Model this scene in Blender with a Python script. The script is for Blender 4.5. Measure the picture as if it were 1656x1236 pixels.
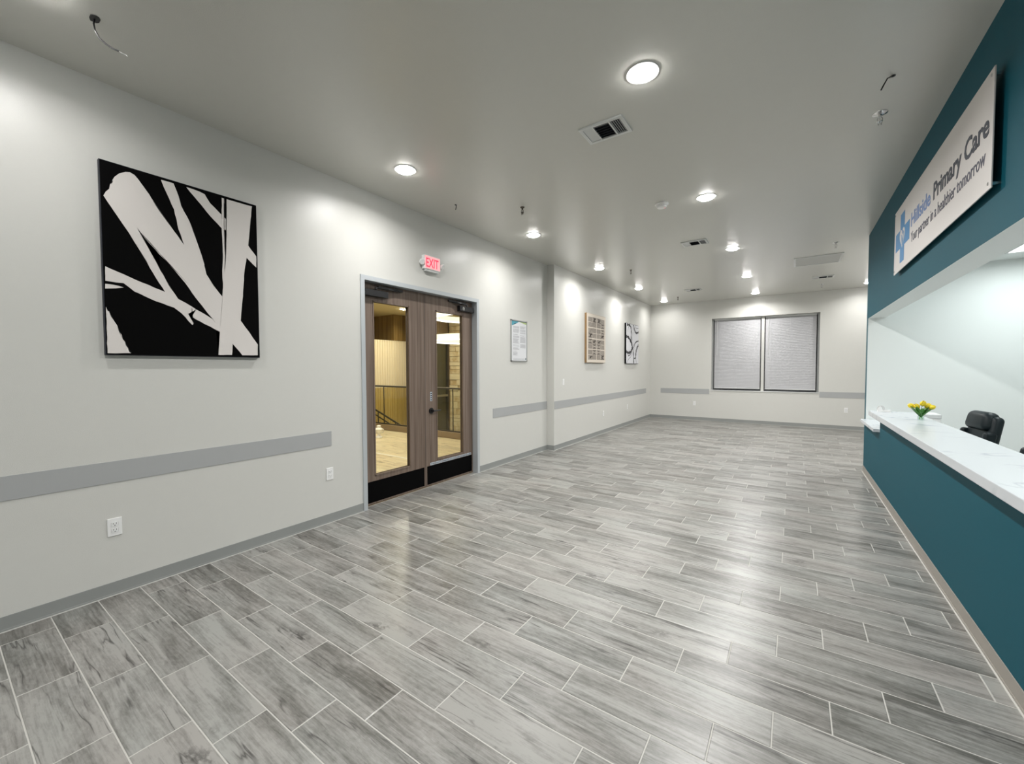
import bpy, bmesh, math, random
from mathutils import Vector, Matrix
random.seed(7)
S = bpy.context.scene
for o in list(bpy.data.objects): bpy.data.objects.remove(o)
COL = S.collection

# ------------------------------------------------------------------ camera
YAW, PIT, ROL = -0.601900, -0.034285, -0.003260
fw = Vector((math.sin(YAW)*math.cos(PIT), math.cos(YAW)*math.cos(PIT), math.sin(PIT)))
rt = Vector((math.cos(YAW), -math.sin(YAW), 0))
up = rt.cross(fw)
r2 = math.cos(ROL)*rt + math.sin(ROL)*up
u2 = -math.sin(ROL)*rt + math.cos(ROL)*up
cd = bpy.data.cameras.new('camera'); cam = bpy.data.objects.new('camera', cd); COL.objects.link(cam)
M4 = Matrix(((r2.x, u2.x, -fw.x, 0), (r2.y, u2.y, -fw.y, 0), (r2.z, u2.z, -fw.z, 0), (0, 0, 0, 1)))
cam.matrix_world = Matrix.Translation((0, 0, 1.5)) @ M4
cd.sensor_width = 36; cd.lens = 662.33/1656*36; cd.clip_start = .02; cd.clip_end = 100
S.camera = cam

# ------------------------------------------------------------------ world / exposure
w = bpy.data.worlds.new('world'); S.world = w; w.use_nodes = True
w.node_tree.nodes['Background'].inputs[0].default_value = (.5, .55, .6, 1)
w.node_tree.nodes['Background'].inputs[1].default_value = .02
S.view_settings.view_transform = 'Standard'; S.view_settings.look = 'None'
S.view_settings.gamma = 1; S.view_settings.use_curve_mapping = False
S.view_settings.exposure = 0.42
P_DOWN = 29.0      # watts of each recessed downlight
F_WALL = .44       # dimmer of the row that washes the left wall
P_TROF = 13.5      # reception panels
P_LOBBY = 19.0

# ------------------------------------------------------------------ dimensions
XL, XL2, XR, YF, ZC = -3.70, -3.56, .85, 12.56, 3.35
YB = -5.0; XE = 4.6; YT = 7.68; YJ = 7.56; XI = 1.03; ZR = 2.80
YP = 6.52

# ------------------------------------------------------------------ materials
def nt(m): return m.node_tree.nodes, m.node_tree.links
def mat(name, col, rough=.5, metal=0, spec=.5, bump=0, bscale=300, var=0, emit=None, es=0, coat=0, trans=0):
    m = bpy.data.materials.new(name); m.use_nodes = True
    N, L = nt(m); b = N['Principled BSDF']
    b.inputs['Base Color'].default_value = (*col, 1)
    b.inputs['Roughness'].default_value = rough; b.inputs['Metallic'].default_value = metal
    b.inputs['Specular IOR Level'].default_value = spec
    b.inputs['Coat Weight'].default_value = coat
    b.inputs['Transmission Weight'].default_value = trans
    tc = N.new('ShaderNodeTexCoord'); n = N.new('ShaderNodeTexNoise'); n.inputs['Scale'].default_value = bscale
    n.inputs['Detail'].default_value = 3
    L.new(tc.outputs['Object'], n.inputs['Vector'])
    if bump:
        bp = N.new('ShaderNodeBump'); bp.inputs['Strength'].default_value = bump; bp.inputs['Distance'].default_value = .002
        L.new(n.outputs['Fac'], bp.inputs['Height']); L.new(bp.outputs[0], b.inputs['Normal'])
    if var:
        n2 = N.new('ShaderNodeTexNoise'); n2.inputs['Scale'].default_value = bscale*.07
        L.new(tc.outputs['Object'], n2.inputs['Vector'])
        mr = N.new('ShaderNodeMapRange'); mr.inputs[3].default_value = 1-var; mr.inputs[4].default_value = 1+var
        L.new(n2.outputs['Fac'], mr.inputs[0])
        mx = N.new('ShaderNodeVectorMath'); mx.operation = 'SCALE'; mx.inputs[0].default_value = col
        L.new(mr.outputs[0], mx.inputs['Scale']); L.new(mx.outputs[0], b.inputs['Base Color'])
    if emit:
        b.inputs['Emission Color'].default_value = (*emit, 1); b.inputs['Emission Strength'].default_value = es
    return m

M = {}
M['wall'] = mat('wall_paint', (.65, .645, .61), .34, spec=.4, bump=.25, bscale=260, var=.012)
M['ceil'] = mat('ceiling_paint', (.62, .615, .57), .24, spec=.5, bump=.25, bscale=240, var=.012)
M['white_wall'] = mat('white_wall_paint', (.80, .84, .83), .5, bump=.2, bscale=260)
M['teal'] = mat('teal_paint', (.005, .078, .108), .55, spec=.12, bump=.3, bscale=240, var=.02)
M['base'] = mat('grey_vinyl', (.29, .30, .29), .5, spec=.35)
M['base_warm'] = mat('grey_vinyl_warm', (.30, .28, .25), .5, spec=.35)
M['guard'] = mat('grey_wall_guard', (.41, .418, .42), .45, spec=.35, bump=.2, bscale=500)
M['caulk'] = mat('pale_caulk', (.55, .54, .51), .7)
M['grout'] = mat('grout', (.47, .46, .43), .85, bump=.4, bscale=400)
M['frame_grey'] = mat('grey_door_frame', (.52, .55, .57), .35, metal=.2, bump=.05)
M['alu'] = mat('aluminium', (.45, .46, .46), .35, metal=.6)
M['alu_dark'] = mat('dark_track', (.02, .02, .025), .4)
M['black'] = mat('black_satin', (.006, .006, .007), .38)
M['blackmat'] = mat('black_matt', (.003, .003, .003), .85, spec=.04)
M['darknavy'] = mat('dark_canvas_edge', (.012, .014, .024), .6)
M['canvas'] = mat('warm_white_paint', (.72, .68, .65), .7, bump=.3, bscale=500)
M['cream'] = mat('cream_print', (.70, .63, .54), .7)
M['tan_edge'] = mat('tan_wood_edge', (.30, .19, .09), .5, bump=.2, bscale=120, var=.2)
M['ink'] = mat('brown_black_ink', (.10, .08, .07), .7)
M['white'] = mat('white_plastic', (.86, .86, .85), .35)
M['white_metal'] = mat('white_enamel', (.66, .67, .66), .4)
M['slot'] = mat('dark_slot', (.03, .03, .03), .6)
M['duct'] = mat('dark_duct', (.012, .015, .022), .7)
M['chrome'] = mat('chrome', (.7, .7, .7), .15, metal=1)
M['bronze'] = mat('sprinkler_brass', (.12, .10, .08), .4, metal=.6)
M['lens'] = mat('lamp_lens', (.9, .9, .9), .5, emit=(1, .985, .96), es=46)
M['trimring'] = mat('lamp_trim', (.8, .8, .79), .5)
M['signface'] = mat('brushed_sign_panel', (.64, .61, .59), .42, metal=.15, bump=.15, bscale=700)
M['blue'] = mat('logo_blue', (.045, .21, .44), .5)
M['blue2'] = mat('letter_blue', (.13, .22, .45), .5)
M['navy'] = mat('letter_navy', (.012, .018, .035), .5)
M['slate'] = mat('letter_slate', (.05, .05, .085), .5)
M['leather'] = mat('black_leather', (.005, .011, .014), .42, spec=.28, bump=.35, bscale=90)
M['nylon'] = mat('black_nylon', (.02, .02, .022), .5)
M['petal'] = mat('yellow_petal', (.85, .66, .03), .5, var=.1, bscale=60)
M['leaf'] = mat('green_leaf', (.055, .20, .03), .5, var=.25, bscale=80)
M['stem'] = mat('pale_green_stem', (.30, .48, .16), .5)
M['desk'] = mat('white_laminate', (.72, .74, .74), .4)
M['lobby_ceil'] = mat('warm_lobby_ceiling', (.72, .62, .36), .6)
M['cream_rib'] = mat('cream_ribbed_panel', (.80, .70, .50), .6)
M['rail'] = mat('dark_bronze_rail', (.05, .045, .035), .35, metal=.5)
M['railtop'] = mat('satin_rail_cap', (.35, .33, .27), .3, metal=.6)
M['ring'] = mat('ring_light_diffuser', (.9, .9, .85), .5, emit=(1, .93, .66), es=.75)
M['ring_edge'] = mat('ring_light_edge', (.9, .9, .9), .5, emit=(1, .97, .88), es=2.2)
M['curb'] = mat('brown_stone_curb', (.26, .19, .11), .5, bump=.3, bscale=60, var=.1)
M['tileline'] = mat('white_marble_strip', (.82, .80, .74), .35)
M['darkglass'] = mat('dark_window_pane', (.07, .065, .03), .15)

def wood(name, c1, c2, axis='Z', scale=1.0, rough=.45):
    m = bpy.data.materials.new(name); m.use_nodes = True; N, L = nt(m); b = N['Principled BSDF']
    tc = N.new('ShaderNodeTexCoord'); mp = N.new('ShaderNodeMapping')
    s = [38*scale]*3; s['XYZ'.index(axis)] = 1.1*scale
    mp.inputs['Scale'].default_value = s
    n = N.new('ShaderNodeTexNoise'); n.inputs['Scale'].default_value = 1; n.inputs['Detail'].default_value = 5
    n.inputs['Distortion'].default_value = .4
    cr = N.new('ShaderNodeValToRGB'); cr.color_ramp.elements[0].position = .3; cr.color_ramp.elements[1].position = .72
    cr.color_ramp.elements[0].color = (*c1, 1); cr.color_ramp.elements[1].color = (*c2, 1)
    L.new(tc.outputs['Object'], mp.inputs[0]); L.new(mp.outputs[0], n.inputs['Vector']); L.new(n.outputs['Fac'], cr.inputs[0])
    L.new(cr.outputs[0], b.inputs['Base Color']); b.inputs['Roughness'].default_value = rough
    b.inputs['Specular IOR Level'].default_value = .35
    bp = N.new('ShaderNodeBump'); bp.inputs['Strength'].default_value = .12; bp.inputs['Distance'].default_value = .001
    L.new(n.outputs['Fac'], bp.inputs['Height']); L.new(bp.outputs[0], b.inputs['Normal'])
    return m
M['door_wood'] = wood('grey_brown_wood', (.125, .088, .066), (.235, .178, .142))
M['lobby_wood'] = wood('amber_wood_panel', (.17, .10, .025), (.34, .22, .07), scale=.5)
M['amber_rib'] = wood('amber_ribbed_panel', (.48, .34, .10), (.62, .47, .18), scale=.5)

def glass(name, tint=(1, 1, 1)):
    m = bpy.data.materials.new(name); m.use_nodes = True; N, L = nt(m)
    for n in list(N):
        if n.type != 'OUTPUT_MATERIAL': N.remove(n)
    out = [n for n in N if n.type == 'OUTPUT_MATERIAL'][0]
    t = N.new('ShaderNodeBsdfTransparent'); t.inputs[0].default_value = (*tint, 1)
    g = N.new('ShaderNodeBsdfGlossy'); g.inputs['Roughness'].default_value = .02
    f = N.new('ShaderNodeFresnel'); f.inputs[0].default_value = 1.45
    mx = N.new('ShaderNodeMixShader')
    ge = N.new('ShaderNodeNewGeometry'); sub = N.new('ShaderNodeMath'); sub.operation = 'SUBTRACT'; sub.inputs[0].default_value = 1
    mul = N.new('ShaderNodeMath'); mul.operation = 'MULTIPLY'       # a thin pane reflects at its entry face only
    L.new(ge.outputs['Backfacing'], sub.inputs[1]); L.new(f.outputs[0], mul.inputs[0]); L.new(sub.outputs[0], mul.inputs[1])
    L.new(mul.outputs[0], mx.inputs[0]); L.new(t.outputs[0], mx.inputs[1]); L.new(g.outputs[0], mx.inputs[2]); L.new(mx.outputs[0], out.inputs[0])
    return m
M['glass'] = glass('clear_glass', (.96, .97, .94))
M['vase_glass'] = glass('vase_glass', (.93, .96, .94))

def quartz():
    m = bpy.data.materials.new('white_quartz'); m.use_nodes = True; N, L = nt(m); b = N['Principled BSDF']
    tc = N.new('ShaderNodeTexCoord')
    n = N.new('ShaderNodeTexNoise'); n.inputs['Scale'].default_value = 1.3; n.inputs['Detail'].default_value = 6; n.inputs['Distortion'].default_value = 1.2
    ab = N.new('ShaderNodeMath'); ab.operation = 'SUBTRACT'; ab.inputs[1].default_value = .5
    a2 = N.new('ShaderNodeMath'); a2.operation = 'ABSOLUTE'
    cr = N.new('ShaderNodeValToRGB'); cr.color_ramp.elements[0].position = .0; cr.color_ramp.elements[1].position = .022
    cr.color_ramp.elements[0].color = (.36, .40, .44, 1); cr.color_ramp.elements[1].color = (.57, .60, .63, 1)
    n2 = N.new('ShaderNodeTexNoise'); n2.inputs['Scale'].default_value = 2.2
    c2 = N.new('ShaderNodeValToRGB'); c2.color_ramp.elements[0].position = .5; c2.color_ramp.elements[1].position = .62
    mx = N.new('ShaderNodeMixRGB'); mx.inputs[1].default_value = (.57, .60, .63, 1)
    L.new(tc.outputs['Object'], n.inputs['Vector']); L.new(tc.outputs['Object'], n2.inputs['Vector'])
    L.new(n.outputs['Fac'], ab.inputs[0]); L.new(ab.outputs[0], a2.inputs[0]); L.new(a2.outputs[0], cr.inputs[0])
    L.new(n2.outputs['Fac'], c2.inputs[0]); L.new(c2.outputs[0], mx.inputs[0]); L.new(cr.outputs[0], mx.inputs[2])
    L.new(mx.outputs[0], b.inputs['Base Color']); b.inputs['Roughness'].default_value = .22
    return m
M['quartz'] = quartz()

TW, TY0, TL, TX0, TS = .2063, .2135, .6135, -2.911, .2045
def tile_mat(name, lo, hi, warm=(1, 1, 1), W=TW, Y0=TY0, Lh=TL, X0=TX0, SH=TS, rough=.27):
    m = bpy.data.materials.new(name); m.use_nodes = True; N, L = nt(m); b = N['Principled BSDF']
    def mt(op, a, bb=None, c=None):
        n = N.new('ShaderNodeMath'); n.operation = op
        for i, v in enumerate((a, bb, c)):
            if v is None: continue
            if isinstance(v, (int, float)): n.inputs[i].default_value = v
            else: L.new(v, n.inputs[i])
        return n.outputs[0]
    def comb(x, y, z=0.0):
        n = N.new('ShaderNodeCombineXYZ')
        for i, v in enumerate((x, y, z)):
            if isinstance(v, (int, float)): n.inputs[i].default_value = v
            else: L.new(v, n.inputs[i])
        return n.outputs[0]
    def noise(vec, sc, det=4, dist=0.0, ro=.55):
        n = N.new('ShaderNodeTexNoise'); n.inputs['Scale'].default_value = sc; n.inputs['Detail'].default_value = det
        n.inputs['Distortion'].default_value = dist; n.inputs['Roughness'].default_value = ro
        L.new(vec, n.inputs['Vector']); return n.outputs['Fac']
    g = N.new('ShaderNodeNewGeometry'); sp = N.new('ShaderNodeSeparateXYZ'); L.new(g.outputs['Position'], sp.inputs[0])
    x, y = sp.outputs[0], sp.outputs[1]
    row = mt('FLOOR', mt('DIVIDE', mt('SUBTRACT', y, Y0), W))
    u = mt('DIVIDE', mt('SUBTRACT', mt('SUBTRACT', x, X0), mt('MULTIPLY', row, SH)), Lh)
    col = mt('FLOOR', u)
    wn = N.new('ShaderNodeTexWhiteNoise'); wn.noise_dimensions = '2D'; L.new(comb(row, col), wn.inputs['Vector'])
    sc_ = N.new('ShaderNodeSeparateColor'); L.new(wn.outputs['Color'], sc_.inputs[0])
    r1, r2_, r3 = sc_.outputs[0], sc_.outputs[1], sc_.outputs[2]
    ox = mt('ADD', x, mt('MULTIPLY', r1, 37.0)); oy = mt('ADD', y, mt('MULTIPLY', r2_, 53.0))
    # wavy grain
    wob = noise(comb(mt('MULTIPLY', ox, 2.2), mt('MULTIPLY', oy, 5.0)), 1, 2)
    oy2 = mt('ADD', oy, mt('MULTIPLY', wob, .035))
    fine = noise(comb(mt('MULTIPLY', ox, 3.5), mt('MULTIPLY', oy2, 80.0)), 1, 6, .5, .68)
    broad = noise(comb(mt('MULTIPLY', ox, 1.7), mt('MULTIPLY', oy2, 11.0)), 1, 3, .6)
    mott = noise(comb(mt('MULTIPLY', ox, 22.0), mt('MULTIPLY', oy, 50.0)), 1, 6, .3, .72)
    v = mt('ADD', mt('MULTIPLY', mt('SUBTRACT', fine, .5), 1.25), mt('MULTIPLY', mt('SUBTRACT', broad, .5), 1.5))
    v = mt('ADD', v, mt('MULTIPLY', mt('SUBTRACT', mott, .5), .85))
    v = mt('ADD', v, mt('MULTIPLY', mt('SUBTRACT', r3, .5), .34))
    v = mt('ADD', v, .56)
    cr = N.new('ShaderNodeValToRGB'); e = cr.color_ramp.elements
    e[0].position = .12; e[0].color = (*lo, 1); e[1].position = .82; e[1].color = (*hi, 1)
    L.new(v, cr.inputs[0])
    # dark cracks along the grain
    ck = noise(comb(mt('MULTIPLY', ox, .75), mt('MULTIPLY', oy2, 10.5)), 1, 4, .12, .5)
    line = mt('ABSOLUTE', mt('SUBTRACT', ck, .5))
    mr = N.new('ShaderNodeMapRange'); mr.inputs[1].default_value = 0; mr.inputs[2].default_value = .024; mr.inputs[3].default_value = 1; mr.inputs[4].default_value = 0
    L.new(line, mr.inputs[0])
    msk = noise(comb(mt('MULTIPLY', ox, 3.2), mt('MULTIPLY', oy, 9.0)), 1, 3)
    m2 = N.new('ShaderNodeMapRange'); m2.inputs[1].default_value = .43; m2.inputs[2].default_value = .58
    L.new(msk, m2.inputs[0])
    crack = mt('MULTIPLY', mt('MULTIPLY', mt('POWER', mr.outputs[0], 1.6), m2.outputs[0]), mt('MULTIPLY', mt('GREATER_THAN', r1, .30), .92))
    # knots
    vo = N.new('ShaderNodeTexVoronoi'); vo.inputs['Scale'].default_value = 1
    wob2 = mt('MULTIPLY', noise(comb(mt('MULTIPLY', ox, 30.0), mt('MULTIPLY', oy, 45.0)), 1, 3), .55)
    L.new(comb(mt('ADD', mt('MULTIPLY', ox, 2.3), wob2), mt('ADD', mt('MULTIPLY', oy, 4.6), wob2)), vo.inputs['Vector'])
    kn = N.new('ShaderNodeMapRange'); kn.inputs[1].default_value = .02; kn.inputs[2].default_value = .17; kn.inputs[3].default_value = 1; kn.inputs[4].default_value = 0
    L.new(vo.outputs['Distance'], kn.inputs[0])
    knot = mt('MULTIPLY', mt('MULTIPLY', kn.outputs[0], mt('GREATER_THAN', r3, .40)), .75)
    dk = mt('MINIMUM', mt('ADD', crack, knot), .9)
    mx = N.new('ShaderNodeMixRGB'); L.new(dk, mx.inputs[0]); L.new(cr.outputs[0], mx.inputs[1]); mx.inputs[2].default_value = (.04*warm[0], .037*warm[1], .035*warm[2], 1)
    # hue drift (greenish / pinkish)
    hd = noise(comb(mt('MULTIPLY', ox, 1.2), mt('MULTIPLY', oy, 3.0)), 1, 1)
    hm = N.new('ShaderNodeMixRGB'); L.new(hd, hm.inputs[0]); hm.inputs[1].default_value = (1.05*warm[0], .98*warm[1], .96*warm[2], 1); hm.inputs[2].default_value = (.96*warm[0], 1.01*warm[1], 1.0*warm[2], 1)
    ml = N.new('ShaderNodeMixRGB'); ml.blend_type = 'MULTIPLY'; ml.inputs[0].default_value = 1
    L.new(mx.outputs[0], ml.inputs[1]); L.new(hm.outputs[0], ml.inputs[2]); L.new(ml.outputs[0], b.inputs['Base Color'])
    b.inputs['Roughness'].default_value = rough
    b.inputs['Specular IOR Level'].default_value = .5
    bp = N.new('ShaderNodeBump'); bp.inputs['Strength'].default_value = .10; bp.inputs['Distance'].default_value = .001
    L.new(fine, bp.inputs['Height']); L.new(bp.outputs[0], b.inputs['Normal'])
    return m
M['tile'] = tile_mat('wood_look_tile', (.095, .093, .084), (.296, .294, .280), rough=.31)
M['lobby_tile'] = tile_mat('lobby_tile', (.50, .44, .33), (.72, .66, .52), (1, .97, .86), rough=.35)

def stone_mat():
    m = mat('split_stone', (.62, .50, .30), .8, bump=.8, bscale=40, var=.0)
    N, L = nt(m); b = N['Principled BSDF']
    oi = N.new('ShaderNodeObjectInfo'); cr = N.new('ShaderNodeValToRGB')
    g = N.new('ShaderNodeNewGeometry'); n = N.new('ShaderNodeTexNoise'); n.inputs['Scale'].default_value = 5; n.inputs['Detail'].default_value = 4
    L.new(g.outputs['Position'], n.inputs['Vector'])
    a = N.new('ShaderNodeMath'); a.operation = 'ADD'; s_ = N.new('ShaderNodeMath'); s_.operation = 'MULTIPLY'; s_.inputs[1].default_value = .4
    L.new(oi.outputs['Random'], s_.inputs[0]); L.new(s_.outputs[0], a.inputs[0]); L.new(n.outputs['Fac'], a.inputs[1])
    cr.color_ramp.elements[0].position = .45; cr.color_ramp.elements[0].color = (.58, .44, .23, 1)
    cr.color_ramp.elements[1].position = .75; cr.color_ramp.elements[1].color = (.82, .72, .48, 1)
    L.new(a.outputs[0], cr.inputs[0]); L.new(cr.outputs[0], b.inputs['Base Color'])
    return m
M['stone'] = stone_mat()

# ------------------------------------------------------------------ helpers
class MB:
    """collects geometry for one mesh"""
    def __init__(s): s.bm = bmesh.new()
    def box(s, x0, x1, y0, y1, z0, z1, bev=0, rot=None, piv=None):
        r = bmesh.ops.create_cube(s.bm, size=1)
        vs = r['verts']
        for v in vs: v.co = Vector(((x0+x1)/2+v.co.x*(x1-x0), (y0+y1)/2+v.co.y*(y1-y0), (z0+z1)/2+v.co.z*(z1-z0)))
        if bev:
            es = list({e for v in vs for e in v.link_edges})
            rr = bmesh.ops.bevel(s.bm, geom=es, offset=bev, segments=2, affect='EDGES', profile=.6)
            vs = rr['verts'] + [v for v in vs if v.is_valid]
            vs = list({v for v in vs if v.is_valid})
        if rot is not None:
            c = Vector(piv) if piv is not None else Vector(((x0+x1)/2, (y0+y1)/2, (z0+z1)/2))
            for v in vs: v.co = c + rot @ (v.co - c)
        return s
    def cyl(s, a, b, r0, r1=None, seg=20, caps=True):
        a, b = Vector(a), Vector(b); d = b-a; r1 = r0 if r1 is None else r1
        q = d.to_track_quat('Z', 'Y').to_matrix().to_4x4()
        bmesh.ops.create_cone(s.bm, cap_ends=caps, segments=seg, radius1=r0, radius2=r1, depth=d.length, matrix=Matrix.Translation((a+b)/2) @ q)
        return s
    def ring(s, c, ro, ri, h, seg=32, axis='Z'):
        pts = []
        for (r, z) in ((ro, 0), (ro, h), (ri, h), (ri, 0)):
            loop = []
            for k in range(seg):
                a = 2*math.pi*k/seg
                loop.append(s.bm.verts.new((c[0]+r*math.cos(a), c[1]+r*math.sin(a), c[2]+z)))
            pts.append(loop)
        for i in range(4):
            A, B = pts[i], pts[(i+1) % 4]
            for k in range(seg): s.bm.faces.new((A[k], A[(k+1) % seg], B[(k+1) % seg], B[k]))
        return s
    def lathe(s, prof, c=(0, 0, 0), seg=24, mtx=None):
        loops = []
        for r, z in prof:
            loops.append([s.bm.verts.new((c[0]+r*math.cos(2*math.pi*k/seg), c[1]+r*math.sin(2*math.pi*k/seg), c[2]+z)) for k in range(seg)])
        for A, B in zip(loops, loops[1:]):
            for k in range(seg): s.bm.faces.new((A[k], A[(k+1) % seg], B[(k+1) % seg], B[k]))
        if prof[0][0] > 1e-5: s.bm.faces.new(loops[0][::-1])
        if prof[-1][0] > 1e-5: s.bm.faces.new(loops[-1])
        return s
    def tube(s, pts, r, seg=8):
        pts = [Vector(p) for p in pts]; loops = []
        for i, p in enumerate(pts):
            d = (pts[min(i+1, len(pts)-1)]-pts[max(i-1, 0)]).normalized()
            q = d.to_track_quat('Z', 'Y').to_matrix()
            rr = r[i] if isinstance(r, (list, tuple)) else r
            loops.append([s.bm.verts.new(p+q @ Vector((rr*math.cos(2*math.pi*k/seg), rr*math.sin(2*math.pi*k/seg), 0))) for k in range(seg)])
        for A, B in zip(loops, loops[1:]):
            for k in range(seg): s.bm.faces.new((A[k], A[(k+1) % seg], B[(k+1) % seg], B[k]))
        s.bm.faces.new(loops[0][::-1]); s.bm.faces.new(loops[-1]); return s
    def ell(s, c, rx, ry, rz, mtx=None, seg=16):
        m = Matrix.Translation(c) @ (mtx.to_4x4() if mtx is not None else Matrix()) @ Matrix.Diagonal((rx, ry, rz, 1))
        bmesh.ops.create_uvsphere(s.bm, u_segments=seg, v_segments=max(6, seg//2), radius=1, matrix=m); return s
    def prism(s, pts, d):
        """polygon pts (3D) extruded by vector d"""
        A = [s.bm.verts.new(p) for p in pts]; B = [s.bm.verts.new(Vector(p)+Vector(d)) for p in pts]
        fs = [s.bm.faces.new(A), s.bm.faces.new(B[::-1])]
        n = len(pts)
        for k in range(n): s.bm.faces.new((A[k], B[k], B[(k+1) % n], A[(k+1) % n]))
        bmesh.ops.triangulate(s.bm, faces=fs)
        return s
    def quad(s, *pts):
        s.bm.faces.new([s.bm.verts.new(p) for p in pts]); return s
    def build(s, name, m, parent=None, smooth=False, origin=None):
        bm = s.bm; bmesh.ops.recalc_face_normals(bm, faces=bm.faces)
        if origin is not None: bmesh.ops.translate(bm, verts=bm.verts, vec=-Vector(origin))
        me = bpy.data.meshes.new(name); bm.to_mesh(me); bm.free()
        for mm in (m if isinstance(m, (list, tuple)) else [m]): me.materials.append(M[mm] if isinstance(mm, str) else mm)
        if smooth:
            for p in me.polygons: p.use_smooth = True
            try: me.set_sharp_from_angle(angle=math.radians(40))
            except Exception: pass
        o = bpy.data.objects.new(name, me); COL.objects.link(o)
        if origin is not None: o.location = origin
        if parent is not None:
            o.parent = parent
            o.matrix_parent_inverse = world_of(parent).inverted()
        return o

def world_of(q):
    m = Matrix.LocRotScale(q.location, q.rotation_euler, q.scale)
    return m if q.parent is None else world_of(q.parent) @ q.matrix_parent_inverse @ m
def tag(o, label, cat, group=None):
    o['label'] = label; o['category'] = cat
    if group: o['group'] = group
    return o
def thing(name, label, cat, loc=(0, 0, 0), rz=0, group=None):
    o = bpy.data.objects.new(name, None); COL.objects.link(o); o.location = loc; o.rotation_euler = (0, 0, rz)
    o.empty_display_size = .1
    return tag(o, label, cat, group)
def struct(o): o['kind'] = 'structure'; return o
def stuff(o): o['kind'] = 'stuff'; return o
def local(o, parent):
    """child whose mesh is already in the parent's local space"""
    o.parent = parent; o.matrix_parent_inverse = Matrix.Identity(4); return o
def copy_tree(o, parent=None):
    c = o.copy(); COL.objects.link(c); c.parent = parent
    if parent is not None: c.matrix_parent_inverse = o.matrix_parent_inverse.copy()
    for ch in o.children: copy_tree(ch, c)
    return c

def area(name, loc, power, size, sizey=None, shape='DISK', color=(1, 1, 1), spread=170, parent=None, rot=(0, 0, 0)):
    l = bpy.data.lights.new(name, 'AREA'); l.energy = power; l.shape = shape; l.size = size
    if sizey: l.size_y = sizey
    l.color = color; l.spread = math.radians(spread)
    o = bpy.data.objects.new(name, l); COL.objects.link(o); o.location = loc; o.rotation_euler = rot
    if parent is not None: o.parent = parent
    return o

# ================================================================== SHELL
DY0, DY1, DZ = 2.67, 4.50, 2.425      # clear door opening
# left wall (thick, with opening), pilaster jog and far stretch in one mesh
b = MB()
XO = XL-.20
b.box(XO, XL, YB, DY0-.02, 0, ZC); b.box(XO, XL, DY1+.02, YP, 0, ZC); b.box(XO, XL, DY0-.02, DY1+.02, DZ+.02, ZC)
b.box(XO, XL2, YP, YF+.2, 0, ZC)
wl = struct(b.build('wall_left', 'wall'))
# far wall with window opening
WX0, WX1, WZ0, WZ1 = -1.893, .520, .862, 2.842
b = MB()
b.box(XL2, WX0, YF, YF+.2, 0, ZC); b.box(WX1, XE, YF, YF+.2, 0, ZC)
b.box(WX0, WX1, YF, YF+.2, 0, WZ0); b.box(WX0, WX1, YF, YF+.2, WZ1, ZC)
wf = struct(b.build('wall_far', 'wall'))
# right teal partition with transaction opening
OY0 = -1.6; KZ = .905; LZ = .727; KE = 6.40; HZ = 2.175
b = MB()
b.box(XR, XI, OY0, KE, 0, KZ); b.box(XR, XI, KE, YJ, 0, LZ)
b.box(XR, XI, OY0, YT, HZ, ZC); b.box(XR, XI, YB, OY0, 0, ZC); b.box(XR, XI, YJ, YT, 0, HZ)
wr = b.build('wall_right', ['teal', 'white_wall'])
for p in wr.data.polygons: p.material_index = 0 if (p.normal.x < -.5) else 1
struct(wr)
b = MB(); b.box(XI, XE, YJ, YT, 0, ZC); struct(b.build('wall_reception_far', 'white_wall'))
b = MB(); b.box(XE, XE+.12, YB, YF+.2, 0, ZC); struct(b.build('wall_reception_right', 'white_wall'))
b = MB(); b.box(XO, XE+.12, YB-.15, YB, 0, ZC); struct(b.build('wall_back', 'wall'))
b = MB(); b.box(XO, XI, YB, YT, ZC, ZC+.15); b.box(XO, XE+.12, YT, YF+.2, ZC, ZC+.15); struct(b.build('ceiling', 'ceil'))
b = MB(); b.box(XI, XE, YB, YJ, ZR, ZR+.1); struct(b.build('ceiling_reception', 'white_wall'))

# ------------------------------------------------------------------ floor with tiles
b = MB(); b.box(XO, XE+.12, YB-.15, YF+.2, -.12, -.0012); fl = struct(b.build('floor', 'grout'))
G = .0052
def lims(y):
    a = XL+.012 if y < YP else XL2+.012
    c = XR-.012 if y < YT else XE
    return a, c
cells = []
for row in range(int((YB-TY0)/TW), int((YF-TY0)/TW)+1):
    y0, y1 = TY0+row*TW, TY0+(row+1)*TW
    y0 = max(y0, YB); y1 = min(y1, YF-.012)
    if y1-y0 < .02: continue
    a, c = lims((y0+y1)/2)
    j0 = int(math.floor((a-TX0-row*TS)/TL)); x = TX0+row*TS+j0*TL
    if y0 >= DY0 and y1 <= DY1: a = XL-.076; x -= TL if x > a else 0
    else:
        ya_, yb_ = max(y0, DY0), min(y1, DY1)
        if yb_-ya_ > .02: cells.append((XL-.076, XL-.002, ya_+G/2, yb_-G/2))
    while x < c:
        xa, xb = max(x, a), min(x+TL, c)
        if xb-xa > .02: cells.append((xa+G/2, xb-G/2, y0+G/2, y1-G/2))
        x += TL
def seen(c):
    x, y = (c[0]+c[1])/2, (c[2]+c[3])/2
    v = Vector((x, y, -1.5)); d = v.dot(fw)
    if d < .2: return False
    return abs(v.dot(r2)/d) < 1.34 and abs(v.dot(u2)/d) < 1.0
def dist(c): return math.hypot((c[0]+c[1])/2, (c[2]+c[3])/2)
vis = sorted([c for c in cells if seen(c)], key=dist)
near = set(vis[:298])
cache = {}
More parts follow.
